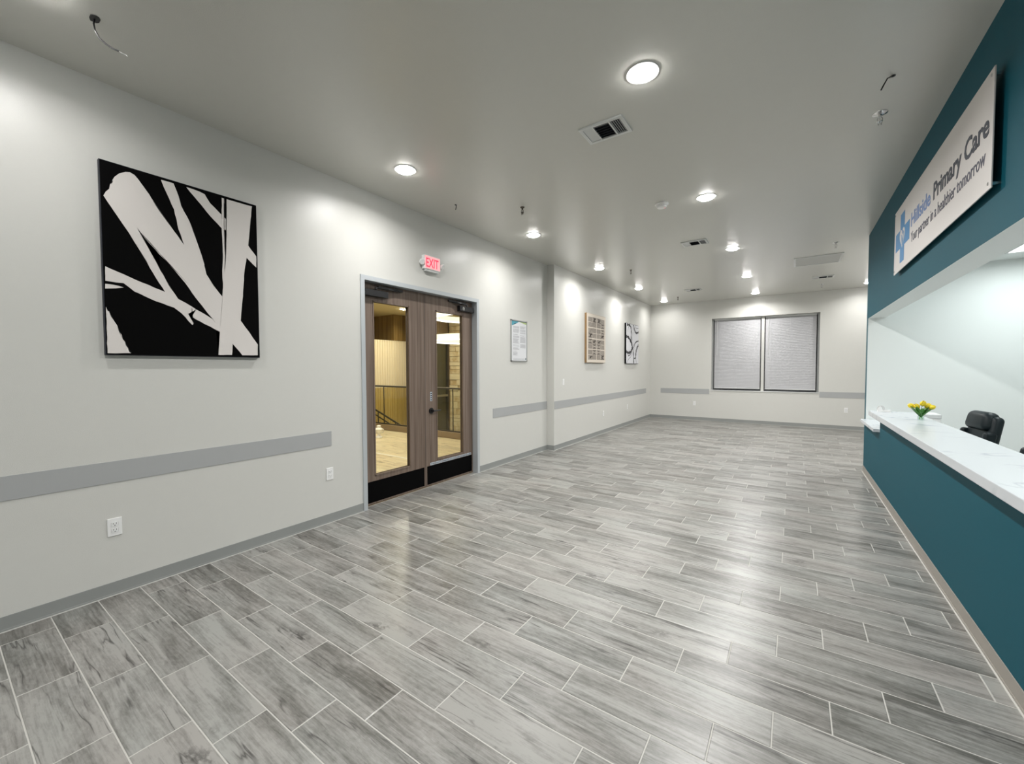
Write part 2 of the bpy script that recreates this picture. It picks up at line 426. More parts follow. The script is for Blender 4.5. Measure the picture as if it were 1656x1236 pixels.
def tile_bm(bm, x0, x1, y0, y1, e=.0018, t=.0062, z=-.0062):
    A = [bm.verts.new(p) for p in ((x0, y0, z), (x1, y0, z), (x1, y1, z), (x0, y1, z))]
    Bv = [bm.verts.new(p) for p in ((x0, y0, -.0010), (x1, y0, -.0010), (x1, y1, -.0010), (x0, y1, -.0010))]
    Cv = [bm.verts.new(p) for p in ((x0+e, y0+e, 0), (x1-e, y0+e, 0), (x1-e, y1-e, 0), (x0+e, y1-e, 0))]
    for P, Q in ((A, Bv), (Bv, Cv)):
        for k in range(4): bm.faces.new((P[k], P[(k+1) % 4], Q[(k+1) % 4], Q[k]))
    bm.faces.new(Cv)
for c in vis[:298]:
    w_, h_ = round(c[1]-c[0], 4), round(c[3]-c[2], 4)
    if (w_, h_) not in cache:
        bm = bmesh.new(); tile_bm(bm, -w_/2, w_/2, -h_/2, h_/2); me = bpy.data.meshes.new('tile'); bm.to_mesh(me); bm.free()
        me.materials.append(M['tile']); cache[(w_, h_)] = me
    o = bpy.data.objects.new('tile', cache[(w_, h_)]); COL.objects.link(o)
    o.location = ((c[0]+c[1])/2, (c[2]+c[3])/2, 0); o.parent = fl
bm = bmesh.new()
for c in cells:
    if c not in near: tile_bm(bm, *c)
me = bpy.data.meshes.new('tile'); bm.to_mesh(me); bm.free(); me.materials.append(M['tile'])
o = bpy.data.objects.new('tile', me); COL.objects.link(o); o.parent = fl; stuff(o)

# ------------------------------------------------------------------ baseboards (cove base) + caulk line
BH, BT = .088, .010
def cove(name, segs, m='base'):
    """segs: list of (ax,ay,bx,by,nx,ny): wall line and room-side normal"""
    b = MB(); q = MB()
    for ax, ay, bx, by, nx, ny in segs:
        x0, x1 = sorted((ax, bx)); y0, y1 = sorted((ay, by))
        def bx_(bb, t0, t1, z0, z1, bev=0):
            X0, X1 = (x0, x1) if nx == 0 else sorted((ax+nx*t0, ax+nx*t1))
            Y0_, Y1_ = (y0, y1) if ny == 0 else sorted((ay+ny*t0, ay+ny*t1))
            bb.box(X0, X1, Y0_, Y1_, z0, z1, bev)
        bx_(b, 0.0004, BT*.55, 0.0004, BH, .0012); bx_(b, 0.0004, BT, 0.0004, .014)
        bx_(q, BT, BT+.007, .0, .0035)
    o = struct(b.build(name, m)); c = q.build('caulk_line', 'caulk', o); return o
cove('baseboard_left', [(XL, YB, XL, 2.62, 1, 0), (XL, 4.547, XL, YP, 1, 0), (XL, YP, XL2, YP, 0, -1), (XL2, YP, XL2, YF, 1, 0)])
cove('baseboard_far', [(XL2, YF, XE, YF, 0, -1)])
cove('baseboard_right', [(XR, YB, XR, YT, -1, 0)], 'base_warm')
cove('baseboard_reception', [(XI, YJ, XE, YJ, 0, -1)])

# ------------------------------------------------------------------ wall guards (grey impact strips)
GZ0, GZ1 = .750, .892
def guard_(x0, x1, y0, y1, label):
    b = MB(); b.box(x0, x1, y0, y1, GZ0, GZ1, .001)
    g = b.build('wall_guard', 'guard', origin=((x0+x1)/2, (y0+y1)/2, GZ0)); tag(g, label, 'wall guard', 'grey wall guard strips'); return g
guard_(XL+.0003, XL+.004, YB+.6, 2.275, 'grey wall guard strip left of the wooden double door')
guard_(XL+.0003, XL+.004, 4.876, YP-.012, 'short grey wall guard strip between double door and pilaster')
guard_(XL2+.0003, XL2+.004, YP+.012, 12.13, 'long grey wall guard strip on left wall beneath the two small artworks')
guard_(-3.25, -1.93, YF-.004, YF-.0003, 'grey wall guard strip on far wall left of the window')
guard_(.535, 3.8, YF-.004, YF-.0003, 'grey wall guard strip on far wall right of the window')

# ------------------------------------------------------------------ window_1
win = bpy.data.objects.new('window_1', None); COL.objects.link(win); struct(win); win.location = ((WX0+WX1)/2, YF, WZ0)
yw = YF+.145
b = MB()
f = .04
b.box(WX0, WX1, yw, yw+.05, WZ1-f, WZ1); b.box(WX0, WX1, yw, yw+.05, WZ0, WZ0+f)
b.box(WX0, WX0+f, yw, yw+.05, WZ0+f, WZ1-f); b.box(WX1-f, WX1, yw, yw+.05, WZ0+f, WZ1-f)
b.build('window_frame', 'alu', win)
XM = -.675
MB().box(XM-.034, XM+.034, yw-.055, yw+.05, WZ0, WZ1, .002).build('mullion', 'wall', win)
MB().box(WX0-.0, WX1+.0, YF-.012, yw, WZ0-.012, WZ0+.006, .002).build('window_sill', 'white_metal', win)
for (a, c) in ((WX0+f, XM-.034), (XM+.034, WX1-f)):
    b = MB(); b.box(a, c, yw+.02, yw+.026, WZ0+f, WZ1-f); p = b.build('pane', 'glass', win)
    b = MB(); b.box(a, a+.014, yw-.02, yw, WZ0, WZ1-.02); b.box(c-.014, c, yw-.02, yw, WZ0, WZ1-.02); b.box(a, c, yw-.02, yw, WZ0+.006, WZ0+.035)
    b.build('dark_gasket', 'alu_dark', win)
def blind(a, c, label):
    t = thing('window_blind', label, 'blind', ((a+c)/2, yw-.03, WZ1-.03), 0, 'closed slatted blinds')
    MB().box(a, c, yw-.052, yw-.004, WZ1-.045, WZ1-.004, .003).build('headrail', 'white_metal', t)
    b = MB(); z = WZ1-.055; zb = WZ0+.075
    R = Matrix.Rotation(math.radians(62), 3, 'X')
    while z > zb:
        b.box(a+.004, c-.004, yw-.041, yw-.015, z-.0012, z+.0012, 0, R); z -= .0205
    stuff(b.build('slat', 'blindm', t))
    MB().box(a+.003, c-.003, yw-.041, yw-.015, zb-.018, zb-.002, .002).build('bottom_rail', 'white_metal', t)
    b = MB()
    for k in (.12, .5, .88):
        xx = a+(c-a)*k; b.tube([(xx, yw-.042, WZ1-.05), (xx, yw-.042, zb-.01)], .0009, 5)
    b.build('ladder_cord', 'white', t)
    MB().tube([(a+.07, yw-.056, WZ1-.05), (a+.07, yw-.057, WZ1-1.0)], .004, 6).build('tilt_wand', 'white', t)
M['blindm'] = mat('grey_white_slat', (.56, .56, .575), .5)
blind(WX0+f+.02, XM-.034-.02, 'closed grey-white slatted blind filling the left half of the far window')
blind(XM+.034+.02, WX1-f-.02, 'closed grey-white slatted blind filling the right half of the far window')

# ------------------------------------------------------------------ door_1 : double door with frame
door = bpy.data.objects.new('door_1', None); COL.objects.link(door); struct(door); door.location = (XL, (DY0+DY1)/2, 0)
XD = XL-.078                                     # leaf front plane
b = MB()
fo = .048                                        # face width
for (y0, y1) in ((DY0-fo, DY0), (DY1, DY1+fo)):
    b.box(XL-.001, XL+.012, y0, y1, 0, DZ)
b.box(XL-.001, XL+.012, DY0-fo, DY1+fo, DZ, DZ+fo)
for y0, y1 in ((DY0-.019, DY0), (DY1, DY1+.019)): b.box(XO-.01, XL-.001, y0, y1, 0, DZ)
b.box(XO-.01, XL-.001, DY0-.019, DY1+.019, DZ, DZ+.018)
# stops
b.box(XD-.085, XD-.047, DY0, DY0+.016, 0, DZ); b.box(XD-.085, XD-.047, DY1-.016, DY1, 0, DZ); b.box(XD-.085, XD-.047, DY0, DY1, DZ-.016, DZ)
b.build('door_frame', 'frame_grey', door)
b = MB(); b.box(XO-.01, XD-.004, DY0, DY1, 0, .006); b.build('threshold', 'curb', door)
YM = (DY0+DY1)/2
def leaf(y0, y1, gy0, gy1, active):
    gz0, gz1 = .318, 2.236; z0, z1 = .012, DZ-.004; x0, x1 = XD-.044, XD
    b = MB()
    b.box(x0, x1, y0, gy0, z0, z1); b.box(x0, x1, gy1, y1, z0, z1)
    b.box(x0, x1, gy0, gy1, z0, gz0); b.box(x0, x1, gy0, gy1, gz1, z1)
    L_ = b.build('door_leaf', 'door_wood', door)
    b = MB(); e = .012
    for xa, xb in ((x1-.004, x1+.005), (x0-.005, x0+.004)):
        b.box(xa, xb, gy0-.004, gy0+e, gz0-.004, gz1+.004); b.box(xa, xb, gy1-e, gy1+.004, gz0-.004, gz1+.004)
        b.box(xa, xb, gy0, gy1, gz0-.004, gz0+e); b.box(xa, xb, gy0, gy1, gz1-e, gz1+.004)
    b.build('glazing_bead', 'door_wood', L_)
    MB().box(XD-.026, XD-.020, gy0, gy1, gz0, gz1).build('glass_pane', 'glass', L_)
    MB().box(XD, XD+.0015, y0+.022, y1-.022, .030, .262).build('kick_plate', 'blackmat', L_)['label'] = 'matt black kick plate'
    return L_
LL = leaf(DY0+.003, YM-.002, 2.832, 3.342, False)
LR = leaf(YM+.002, DY1-.003, 3.782, 4.302, True)
# astragal line
MB().box(XD-.001, XD+.001, YM+.001, YM+.008, .012, DZ-.01).build('astragal', 'ink', LL)
# closers
b = MB(); b.box(XD, XD+.055, DY0+.03, DY0+.33, 2.275, 2.345, .006); b.tube([(XD+.05, DY0+.17, 2.35), (XD+.05, DY0+.17, 2.375)], .014, 10)
b.tube([(XD+.05, DY0+.17, 2.37), (XD+.06, DY0+.33, 2.372), (XD+.02, DY0+.52, 2.378)], .010, 8)
b.box(XD+.012, XD+.028, DY0+.22, DY0+.56, 2.378, 2.402, .003); b.build('door_closer', 'black', LL)['label'] = 'black surface closer'
b = MB(); b.box(XD, XD+.055, DY1-.31, DY1-.02, 2.275, 2.345, .006); b.tube([(XD+.05, DY1-.17, 2.35), (XD+.05, DY1-.17, 2.375)], .014, 10)
b.tube([(XD+.05, DY1-.17, 2.37), (XD+.06, DY1-.30, 2.372), (XD+.02, DY1-.42, 2.378)], .010, 8)
b.box(XD+.012, XD+.028, DY1-.50, DY1-.16, 2.378, 2.402, .003); b.build('door_closer', 'black', LR)['label'] = 'black surface closer'
b = MB(); b.cyl((XD+.055, DY1-.24, 2.31), (XD+.0565, DY1-.24, 2.31), .024, seg=20); b.build('closer_cap', 'chrome', LR)
# lever
b = MB(); yl, zl = 3.685, .962
b.cyl((XD, yl, zl), (XD+.012, yl, zl), .036, seg=28); b.cyl((XD+.012, yl, zl), (XD+.05, yl, zl), .013, seg=16)
b.tube([(XD+.05, yl-.006, zl), (XD+.052, yl+.03, zl), (XD+.050, yl+.08, zl), (XD+.046, yl+.125, zl-.002)], [.012, .011, .010, .009], 10)
b.build('lever_handle', 'black', LR, smooth=True)['label'] = 'black lever handle on round rose'

def text_mesh(body, size, m, parent, origin, xdir, ydir, depth=.001, bold=0.0, width=None, name='letters', height=None, split=True):
    c = bpy.data.curves.new(name, 'FONT'); c.body = body; c.size = 1; c.extrude = 0; c.offset = bold; c.resolution_u = 3
    t = bpy.data.objects.new(name, c); COL.objects.link(t)
    dg = bpy.context.evaluated_depsgraph_get(); me = bpy.data.meshes.new_from_object(t.evaluated_get(dg))
    COL.objects.unlink(t); bpy.data.objects.remove(t)
    xs = [v.co.x for v in me.vertices]; ys = [v.co.y for v in me.vertices]
    x0, x1 = min(xs), max(xs); sx = width/(x1-x0) if width else size
    sy = size
    if height: sy = height/.73     # cap height of the built-in face
    X, Y = Vector(xdir).normalized(), Vector(ydir).normalized(); Zv = X.cross(Y)
    bm = bmesh.new(); bm.from_mesh(me); bpy.data.meshes.remove(me)
    r = bmesh.ops.extrude_face_region(bm, geom=list(bm.faces))
    nv = {v for v in r['geom'] if isinstance(v, bmesh.types.BMVert)}
    O = Vector(origin)
    for v in bm.verts:
        z = depth if v in nv else 0
        v.co = O + X*((v.co.x-x0)*sx) + Y*(v.co.y*sy) + Zv*z
    if not split:
        q = MB(); q.bm.free(); q.bm = bm
        return q.build(name, m, parent)
    # one object per character: islands whose spans along the line overlap belong together
    bm.verts.ensure_lookup_table(); left = set(bm.verts); isl = []
    while left:
        st = [left.pop()]; grp = set(st)
        while st:
            v = st.pop()
            for e in v.link_edges:
                w2 = e.other_vert(v)
                if w2 in left: left.discard(w2); grp.add(w2); st.append(w2)
        pr = [(v.co-O).dot(X) for v in grp]; isl.append([min(pr), max(pr), grp])
    isl.sort(key=lambda k: k[0]); out = []
    for i in isl:
        if out and i[0] < out[-1][1]-.25*min(i[1]-i[0], out[-1][1]-out[-1][0]): out[-1][1] = max(out[-1][1], i[1]); out[-1][2] |= i[2]
        else: out.append(i)
    for _, _, grp in out:
        q = MB(); mp_ = {v: q.bm.verts.new(v.co) for v in grp}
        for f_ in {f_ for v in grp for f_ in v.link_faces}: q.bm.faces.new([mp_[v] for v in f_.verts])
        q.build('letter', m, parent)
    bm.free()

# strips of lettering on the right leaf
M['stripm'] = mat('pale_strip', (.50, .55, .60), .5)
LRX = XD+.0018
b = MB()
words = [('THIS', 3.665, .075), ('DOOR', 3.750, .085), ('TO', 3.845, .035), ('REMAIN', 3.890, .105), ('UNLOCKED', 4.005, .125), ('DURING', 4.140, .095), ('BUSINESS', 4.245, .115), ('HOURS', 4.370, .085)]
for wd, y, ww in words: b.box(XD+.0002, LRX, y, y+ww, .266, .298)
strip = b.build('lettered_strip', 'stripm', LR); strip['label'] = 'strip reading THIS DOOR TO REMAIN UNLOCKED DURING BUSINESS HOURS'
# the lettering is joined into the strip's own object to stay within three levels
letters = []
for wd, y, ww in words:
    letters.append(text_mesh(wd, .02, 'navy', LR, (LRX, y+.006, .273), (0, 1, 0), (0, 0, 1), .0005, .02, ww-.012, height=.018, split=False))
def join(objs, name):
    bm = bmesh.new()
    for o in objs: bm.from_mesh(o.data)
    a = objs[0]; a.data.clear_geometry(); bm.to_mesh(a.data); bm.free(); a.name = name
    for o in objs[1:]: bpy.data.objects.remove(o)
    return a
join(letters, 'lettering')
b = MB(); b.box(XD+.0002, LRX, 3.672, 3.705, 1.085, 1.20); b.build('small_sticker', 'stripm', LR)
b = MB()
for k in range(4): b.box(LRX, LRX+.0005, 3.678, 3.699, 1.092+k*.027, 1.108+k*.027)
b.build('sticker_print', 'navy', LR)

# ------------------------------------------------------------------ exit sign
t = thing('exit_sign', 'lit red EXIT sign with twin emergency lamp heads above the double door', 'sign', (XL, 3.60, 2.68))
MB().box(XL, XL+.05, 3.475, 3.745, 2.695, 2.862, .008).build('housing', 'white', t)
M['redglow'] = mat('exit_face', (.9, .3, .3), .5, emit=(1, .28, .30), es=.75)
M['redletter'] = mat('exit_letters', (.8, .02, .05), .5, emit=(1, .02, .07), es=.9)
MB().box(XL+.05, XL+.053, 3.487, 3.733, 2.707, 2.850, .001).build('face_panel', 'redglow', t)
text_mesh('EXIT', .1, 'redletter', t, (XL+.0532, 3.503, 2.722), (0, 1, 0), (0, 0, 1), .001, .015, .205, 'letters', height=.112)
MB().box(XL, XL+.042, 3.50, 3.72, 2.672, 2.697, .004).build('battery_case', 'white_metal', t)
for yy, s_ in ((3.445, -1), (3.775, 1)):
    b = MB(); b.lathe([(.012, 0), (.030, .004), (.036, .03), (.030, .034), (.0, .030)], seg=20)
    R = Matrix.Rotation(math.radians(35*s_), 3, 'X') @ Matrix.Rotation(math.radians(120), 3, 'Y')
    for v in b.bm.verts: v.co = Vector((XL+.03, yy, 2.775)) + R @ v.co
    b.tube([(XL+.025, yy-s_*.04, 2.775), (XL+.03, yy, 2.775)], .008, 8)
    b.build('lamp_head', 'white', t, smooth=True)

# ------------------------------------------------------------------ artworks
def P(x, y, z): return (x, y, z)
t = thing('abstract_painting', 'large black canvas with broad white crossing brush strokes left of the double door', 'painting', (XL, 1.167, 1.60))
AX = XL+.036
MB().box(XL+.001, AX-.001, .699, 1.628, 1.592, 2.843, .002).build('canvas_frame', 'darknavy', t)
MB().box(AX-.001, AX, .703, 1.624, 1.596, 2.839).build('painted_ground', 'blackmat', t)
art = {
'A': [(0.716, 2.614), (0.727, 2.642), (0.744, 2.666), (0.749, 2.696), (0.762, 2.712), (0.761, 2.729), (0.772, 2.753), (0.794, 2.782), (0.826, 2.805), (0.848, 2.811), (0.871, 2.802), (0.888, 2.782), (0.911, 2.748), (0.947, 2.695), (0.979, 2.632), (1.027, 2.559), (1.076, 2.485), (1.133, 2.401), (1.2, 2.334), (1.25, 2.292), (1.265, 2.214), (1.31, 2.134), (1.37, 2.056), (1.502, 1.87), (1.613, 1.701), (1.611, 1.612), (1.496, 1.609), (1.428, 1.7), (1.422, 1.61), (1.329, 1.608), (1.343, 1.786), (1.304, 1.873), (1.193, 2.028), (1.13, 2.13), (1.049, 2.237), (0.99, 2.3), (0.916, 2.393), (0.893, 2.424), (0.871, 2.46), (0.933, 2.337), (0.978, 2.223), (1.035, 2.095), (1.093, 1.995), (1.018, 2.036), (0.966, 2.134), (0.903, 2.269), (0.833, 2.408), (0.766, 2.523)],
'B': [(1.011, 2.822), (1.081, 2.823), (1.108, 2.743), (1.122, 2.678), (1.168, 2.582), (1.204, 2.467), (1.229, 2.381), (1.255, 2.279), (1.2, 2.308), (1.133, 2.401), (1.102, 2.505), (1.08, 2.639), (1.041, 2.739)],
'C': [(1.156, 2.824), (1.235, 2.819), (1.268, 2.811), (1.302, 2.755), (1.359, 2.705), (1.407, 2.665), (1.411, 2.576), (1.369, 2.592), (1.299, 2.66), (1.222, 2.749)],
'D': [(1.413, 2.822), (1.594, 2.825), (1.581, 2.709), (1.559, 2.5), (1.544, 2.396), (1.525, 2.276), (1.511, 2.087), (1.49, 1.883), (1.449, 1.808), (1.343, 1.786), (1.368, 2.085), (1.384, 2.236), (1.398, 2.378), (1.407, 2.575)],
'D2': [(1.38, 2.822), (1.395, 2.822), (1.389, 2.584), (1.391, 2.376), (1.385, 2.25), (1.372, 2.13), (1.37, 2.233), (1.378, 2.373), (1.374, 2.58)],
'E': [(1.559, 2.5), (1.617, 2.426), (1.616, 2.335), (1.535, 2.408)],
'F': [(0.712, 2.163), (0.799, 2.128), (0.889, 2.09), (1.019, 2.042), (1.093, 2.002), (1.169, 1.959), (1.298, 1.879), (1.349, 1.784), (1.279, 1.823), (1.189, 1.869), (1.144, 1.904), (1.175, 1.838), (1.168, 1.824), (1.103, 1.906), (1.062, 1.94), (0.962, 1.972), (0.85, 2.023), (0.797, 2.07), (0.762, 2.068), (0.71, 2.071)],
'G': [(0.709, 2.051), (0.745, 2.051), (0.775, 2.047), (0.797, 2.041), (0.761, 2.03), (0.708, 2.02)],
'H': [(0.708, 1.904), (0.716, 1.876), (0.721, 1.878), (0.731, 1.842), (0.745, 1.814), (0.759, 1.786), (0.765, 1.751), (0.778, 1.729), (0.783, 1.699), (0.794, 1.682), (0.797, 1.658), (0.808, 1.641), (0.812, 1.617), (0.823, 1.608), (0.708, 1.604)]}
def rough_poly(pts, amp):
    out = []
    for i, p in enumerate(pts):
        q = pts[(i+1) % len(pts)]; n = max(1, int(math.hypot(q[0]-p[0], q[1]-p[1])/.03))
        for k in range(n):
            f_ = k/n; j = amp if k else 0
            out.append((p[0]+(q[0]-p[0])*f_+random.uniform(-j, j), p[1]+(q[1]-p[1])*f_+random.uniform(-j, j)))
    return out
for i, (k, pts) in enumerate(art.items()):
    rp = rough_poly(pts, .0016)
    b = MB(); b.prism([(AX+.0001, y, z) for y, z in rp], (.0006+.00012*i, 0, 0)); b.build('brush_stroke', 'canvas', t)
b = MB()   # dry-brush slivers left bare inside the big stroke
for (ya, za, yb, zb, wd) in ((.90, 2.40, 1.12, 2.145, .003), (.925, 2.385, 1.155, 2.115, .0022), (.88, 2.44, .99, 2.312, .003)):
    b.prism([(AX+.0008, ya, za), (AX+.0008, (ya+yb)/2, (za+zb)/2+wd), (AX+.0008, yb, zb), (AX+.0008, (ya+yb)/2, (za+zb)/2-wd)], (.0004, 0, 0))
b.build('dry_brush_streak', 'blackmat', t)

# art 2 : patterned print in tan box frame (on the far stretch of the left wall)
t = thing('patterned_print', 'tall cream print of brown blocks in a tan box frame, just past the pilaster', 'artwork', (XL2, 8.38, 1.6))
X2 = XL2+.05; ya, yb, za, zb = 7.83, 8.85, 1.605, 2.635
MB().box(XL2+.001, X2-.004, ya, yb, za, zb, .003).build('box_frame', 'tan_edge', t)
MB().box(X2-.004, X2, ya+.006, yb-.006, za+.006, zb-.006).build('print_sheet', 'cream', t)
b = MB(); rnd = random.Random(3)
def qd(y0, y1, z0, z1): b.box(X2, X2+.0007, y0, y1, z0, z1)
bw, bh = (yb-ya-.12)/2, (zb-za-.12)/4
for ci in range(2):
    for ri in range(4):
        y0 = ya+.06+ci*bw+.008; z0 = za+.06+ri*bh+.008; W_, H_ = bw-.016, bh-.016
        # quarter fields of parallel lines, each turned a different way, plus solid squares
        for qi in range(2):
            for qj in range(2):
                a0, c0 = y0+qi*W_/2, z0+qj*H_/2; w2, h2 = W_/2-.006, H_/2-.006
                mode = (qi+qj+ri+ci) % 3
                if mode == 0:
                    for k in range(7): qd(a0, a0+w2, c0+k*h2/7, c0+k*h2/7+h2/12.5)
                elif mode == 1:
                    for k in range(10): qd(a0+k*w2/10, a0+k*w2/10+w2/18, c0, c0+h2)
                else:
                    for k in range(4):
                        i_ = k*w2/9; j_ = k*h2/9; e_ = w2/24
                        qd(a0+i_, a0+w2-i_, c0+j_, c0+j_+e_); qd(a0+i_, a0+w2-i_, c0+h2-j_-e_, c0+h2-j_)
                        qd(a0+i_, a0+i_+e_, c0+j_, c0+h2-j_); qd(a0+w2-i_-e_, a0+w2-i_, c0+j_, c0+h2-j_)
        sx = y0+W_*(.62 if (ri+ci) % 2 else .2); sz = z0+H_*(.6 if ri % 2 else .12)
        qd(sx, sx+W_*.14, sz, sz+H_*.2); qd(sx+W_*.1, sx+W_*.3, sz+H_*.16, sz+H_*.24)
b.build('printed_pattern', 'ink', t)

# art 3 : black loops on white
t = thing('looping_print', 'white canvas of looping black brush curves nearest the far corner', 'artwork', (XL2, 10.75, 1.6))
X3 = XL2+.045; ya, yb, za, zb = 10.25, 11.25, 1.60, 2.64
MB().box(XL2+.001, X3-.001, ya, yb, za, zb, .002).build('canvas_frame', 'blackmat', t)
M['white_paint'] = mat('cool_white_paint', (.70, .70, .73), .6)
MB().box(X3-.001, X3, ya+.004, yb-.004, za+.008, zb-.006).build('painted_ground', 'white_paint', t)
def ribbon(pts, wd, n=10):
    P2 = []
    for i in range(len(pts)-1):
        p0, p1, p2, p3 = pts[max(i-1, 0)], pts[i], pts[i+1], pts[min(i+2, len(pts)-1)]
        for k in range(n):
            s_ = k/n
            P2.append(tuple(.5*((2*p1[j])+(-p0[j]+p2[j])*s_+(2*p0[j]-5*p1[j]+4*p2[j]-p3[j])*s_*s_+(-p0[j]+3*p1[j]-3*p2[j]+p3[j])*s_**3) for j in (0, 1)))
    P2.append(pts[-1])
    b = MB(); n_ = len(P2); L1, L2_ = [], []
    for i, p in enumerate(P2):
        q0, q1 = P2[max(i-1, 0)], P2[min(i+1, n_-1)]
        dx, dy = q1[0]-q0[0], q1[1]-q0[1]; l = math.hypot(dx, dy) or 1
        w0 = wd*(.75+.25*math.sin(i*.9))
        for L_, s_ in ((L1, 1), (L2_, -1)):
            uu = min(max(p[0]-s_*dy/l*w0/2, .005), .995); vv = min(max(p[1]+s_*dx/l*w0/2, .01), .99)
            L_.append(b.bm.verts.new((X3+.0007, ya+uu*(yb-ya), zb-vv*(zb-za))))
    for i in range(n_-1):
        try: b.bm.faces.new((L1[i], L1[i+1], L2_[i+1], L2_[i]))
        except Exception: pass
    b.build('brush_loop', 'ink2', t)
M['ink2'] = mat('black_ink', (.02, .02, .025), .6)
for pts, wd in [([(0, .33), (.2, .36), (.4, .48), (.46, .6), (.35, .70), (.15, .73), (0, .70)], .085),
                ([(.05, .04), (.28, .05), (.38, .15), (.38, .36), (.46, .55), (.56, .72), (.60, 1)], .07),
                ([(.55, 0), (.64, .12), (.78, .2), (1, .17)], .065), ([(.7, .0), (.78, .08), (1, .06)], .015),
                ([(1, .40), (.8, .43), (.66, .50), (.58, .60)], .045), ([(1, .50), (.86, .60), (.78, .72), (.74, .85)], .08),
                ([(.15, .80), (.3, .78), (.42, .68), (.46, .58)], .03), ([(.2, .06), (.12, .2), (.14, .34)], .016),
                ([(.02, 1), (.2, .88), (.36, .82), (.40, .70)], .014), ([(.62, .86), (.74, .86)], .05), ([(.74, .84), (.82, .95), (.84, 1)], .02),
                ([(.5, .2), (.48, .4), (.56, .6)], .013)]: ribbon(pts, wd)

# poster
t = thing('framed_notice', 'narrow framed white notice with teal and green header by the pilaster', 'poster', (XL, 5.58, 1.61))
ya, yb, za, zb = 5.345, 5.815, 1.605, 2.272; XP = XL+.012
b = MB(); e = .016
b.box(XL+.001, XP+.006, ya, ya+e, za, zb); b.box(XL+.001, XP+.006, yb-e, yb, za, zb); b.box(XL+.001, XP+.006, ya, yb, za, za+e); b.box(XL+.001, XP+.006, ya, yb, zb-e, zb)
b.build('poster_frame', 'alu', t)
M['paper'] = mat('paper', (.74, .75, .77), .6); M['tealp'] = mat('teal_print', (.08, .33, .42), .6); M['greenp'] = mat('green_print', (.45, .55, .25), .6); M['greyp'] = mat('grey_print', (.36, .36, .38), .7)
M['darkp'] = mat('dark_print', (.08, .13, .15), .7)
MB().box(XL+.002, XP, ya+e, yb-e, za+e, zb-e).build('notice_sheet', 'paper', t)
u = lambda f_: ya+f_*(yb-ya)
v = lambda f_: zb-f_*(zb-za)
def flat(name, pts, m, h=.0006): MB().prism([(XP+.0002, u(a), v(c)) for a, c in pts], (h, 0, 0)).build(name, m, t)
flat('header_swash', [(.04, .03), (.5, .03), (.32, .085), (.22, .08), (.16, .12), (.10, .14), (.04, .14)], 'tealp')
flat('header_swash', [(.45, .03), (.96, .03), (.96, .09), (.85, .075), (.7, .06)], 'greenp')
flat('header_bar', [(.04, .024), (.96, .024), (.96, .036), (.04, .036)], 'darkp', .0009)
b = MB(); r3_ = random.Random(5)
def lines(c0, c1, v0, v1, step=.0135):
    y = v0
    while y < v1:
        if r3_.random() < .86:
            e_ = c1-(r3_.random()*.10 if r3_.random() < .4 else 0)
            b.box(XP+.0002, XP+.0006, u(c0), u(e_), v(y+.0055), v(y))
        y += step
lines(.12, .50, .15, .30); lines(.12, .50, .34, .56); lines(.12, .50, .60, .72); lines(.12, .40, .75, .85); lines(.56, .90, .14, .32); lines(.56, .90, .36, .54); lines(.56, .90, .58, .68); lines(.12, .84, .92, .95)
b.build('printed_text', 'greyp', t)
flat('corner_emblem', [(.86, .95), (.95, .95), (.92, .90)], 'darkp')

# ------------------------------------------------------------------ outlets and switch
def outlet(loc, rz, label, kind='outlet'):
    t = thing('wall_outlet' if kind == 'outlet' else 'light_switch', label, 'outlet' if kind == 'outlet' else 'switch', loc, rz, 'white duplex outlets' if kind == 'outlet' else None)
    # local: +X is out of the wall
    local(MB().box(0, .006, -.036, .036, -.059, .059, .003).build('cover_plate', 'white'), t)
    if kind == 'outlet':
        for s_ in (-1, 1):
            r = local(MB().box(.005, .0085, -.0165, .0165, s_*.0205-.014, s_*.0205+.014, .004).build('receptacle', 'white'), t)
            q = MB(); q.box(.0083, .0089, -.0085, -.0060, s_*.0205-.001, s_*.0205+.008); q.box(.0083, .0089, .0060, .0085, s_*.0205-.001, s_*.0205+.008); q.cyl((.0083, 0, s_*.0205-.008), (.0089, 0, s_*.0205-.008), .0028, seg=10)
            q = q.build('slot', 'slot'); local(q, r)
        local(MB().cyl((.006, 0, 0), (.0072, 0, 0), .003, seg=10).build('screw', 'white_metal'), t)
    else:
        local(MB().box(.005, .010, -.0165, .0165, -.033, .033, .002).build('rocker', 'white'), t)
    return t
outlet((XL, .718, .454), 0, 'white duplex outlet low on the wall beneath the large black and white painting')
outlet((XL, 2.250, .478), 0, 'white duplex outlet just left of the double door frame')
outlet((XL2, 8.86, .458), 0, 'white outlet low on left wall beneath the tan-framed patterned print')
outlet((XL2, 10.50, .478), 0, 'white outlet low on left wall beneath the looping black canvas')
outlet((-2.313, YF, .478), -math.pi/2, 'white outlet on the far wall, left of the window')
outlet((1.051, YF, .462), -math.pi/2, 'white outlet on the far wall, right of the window')
outlet((XL2, 6.88, 1.235), 0, 'white rocker light switch just past the pilaster', 'switch')

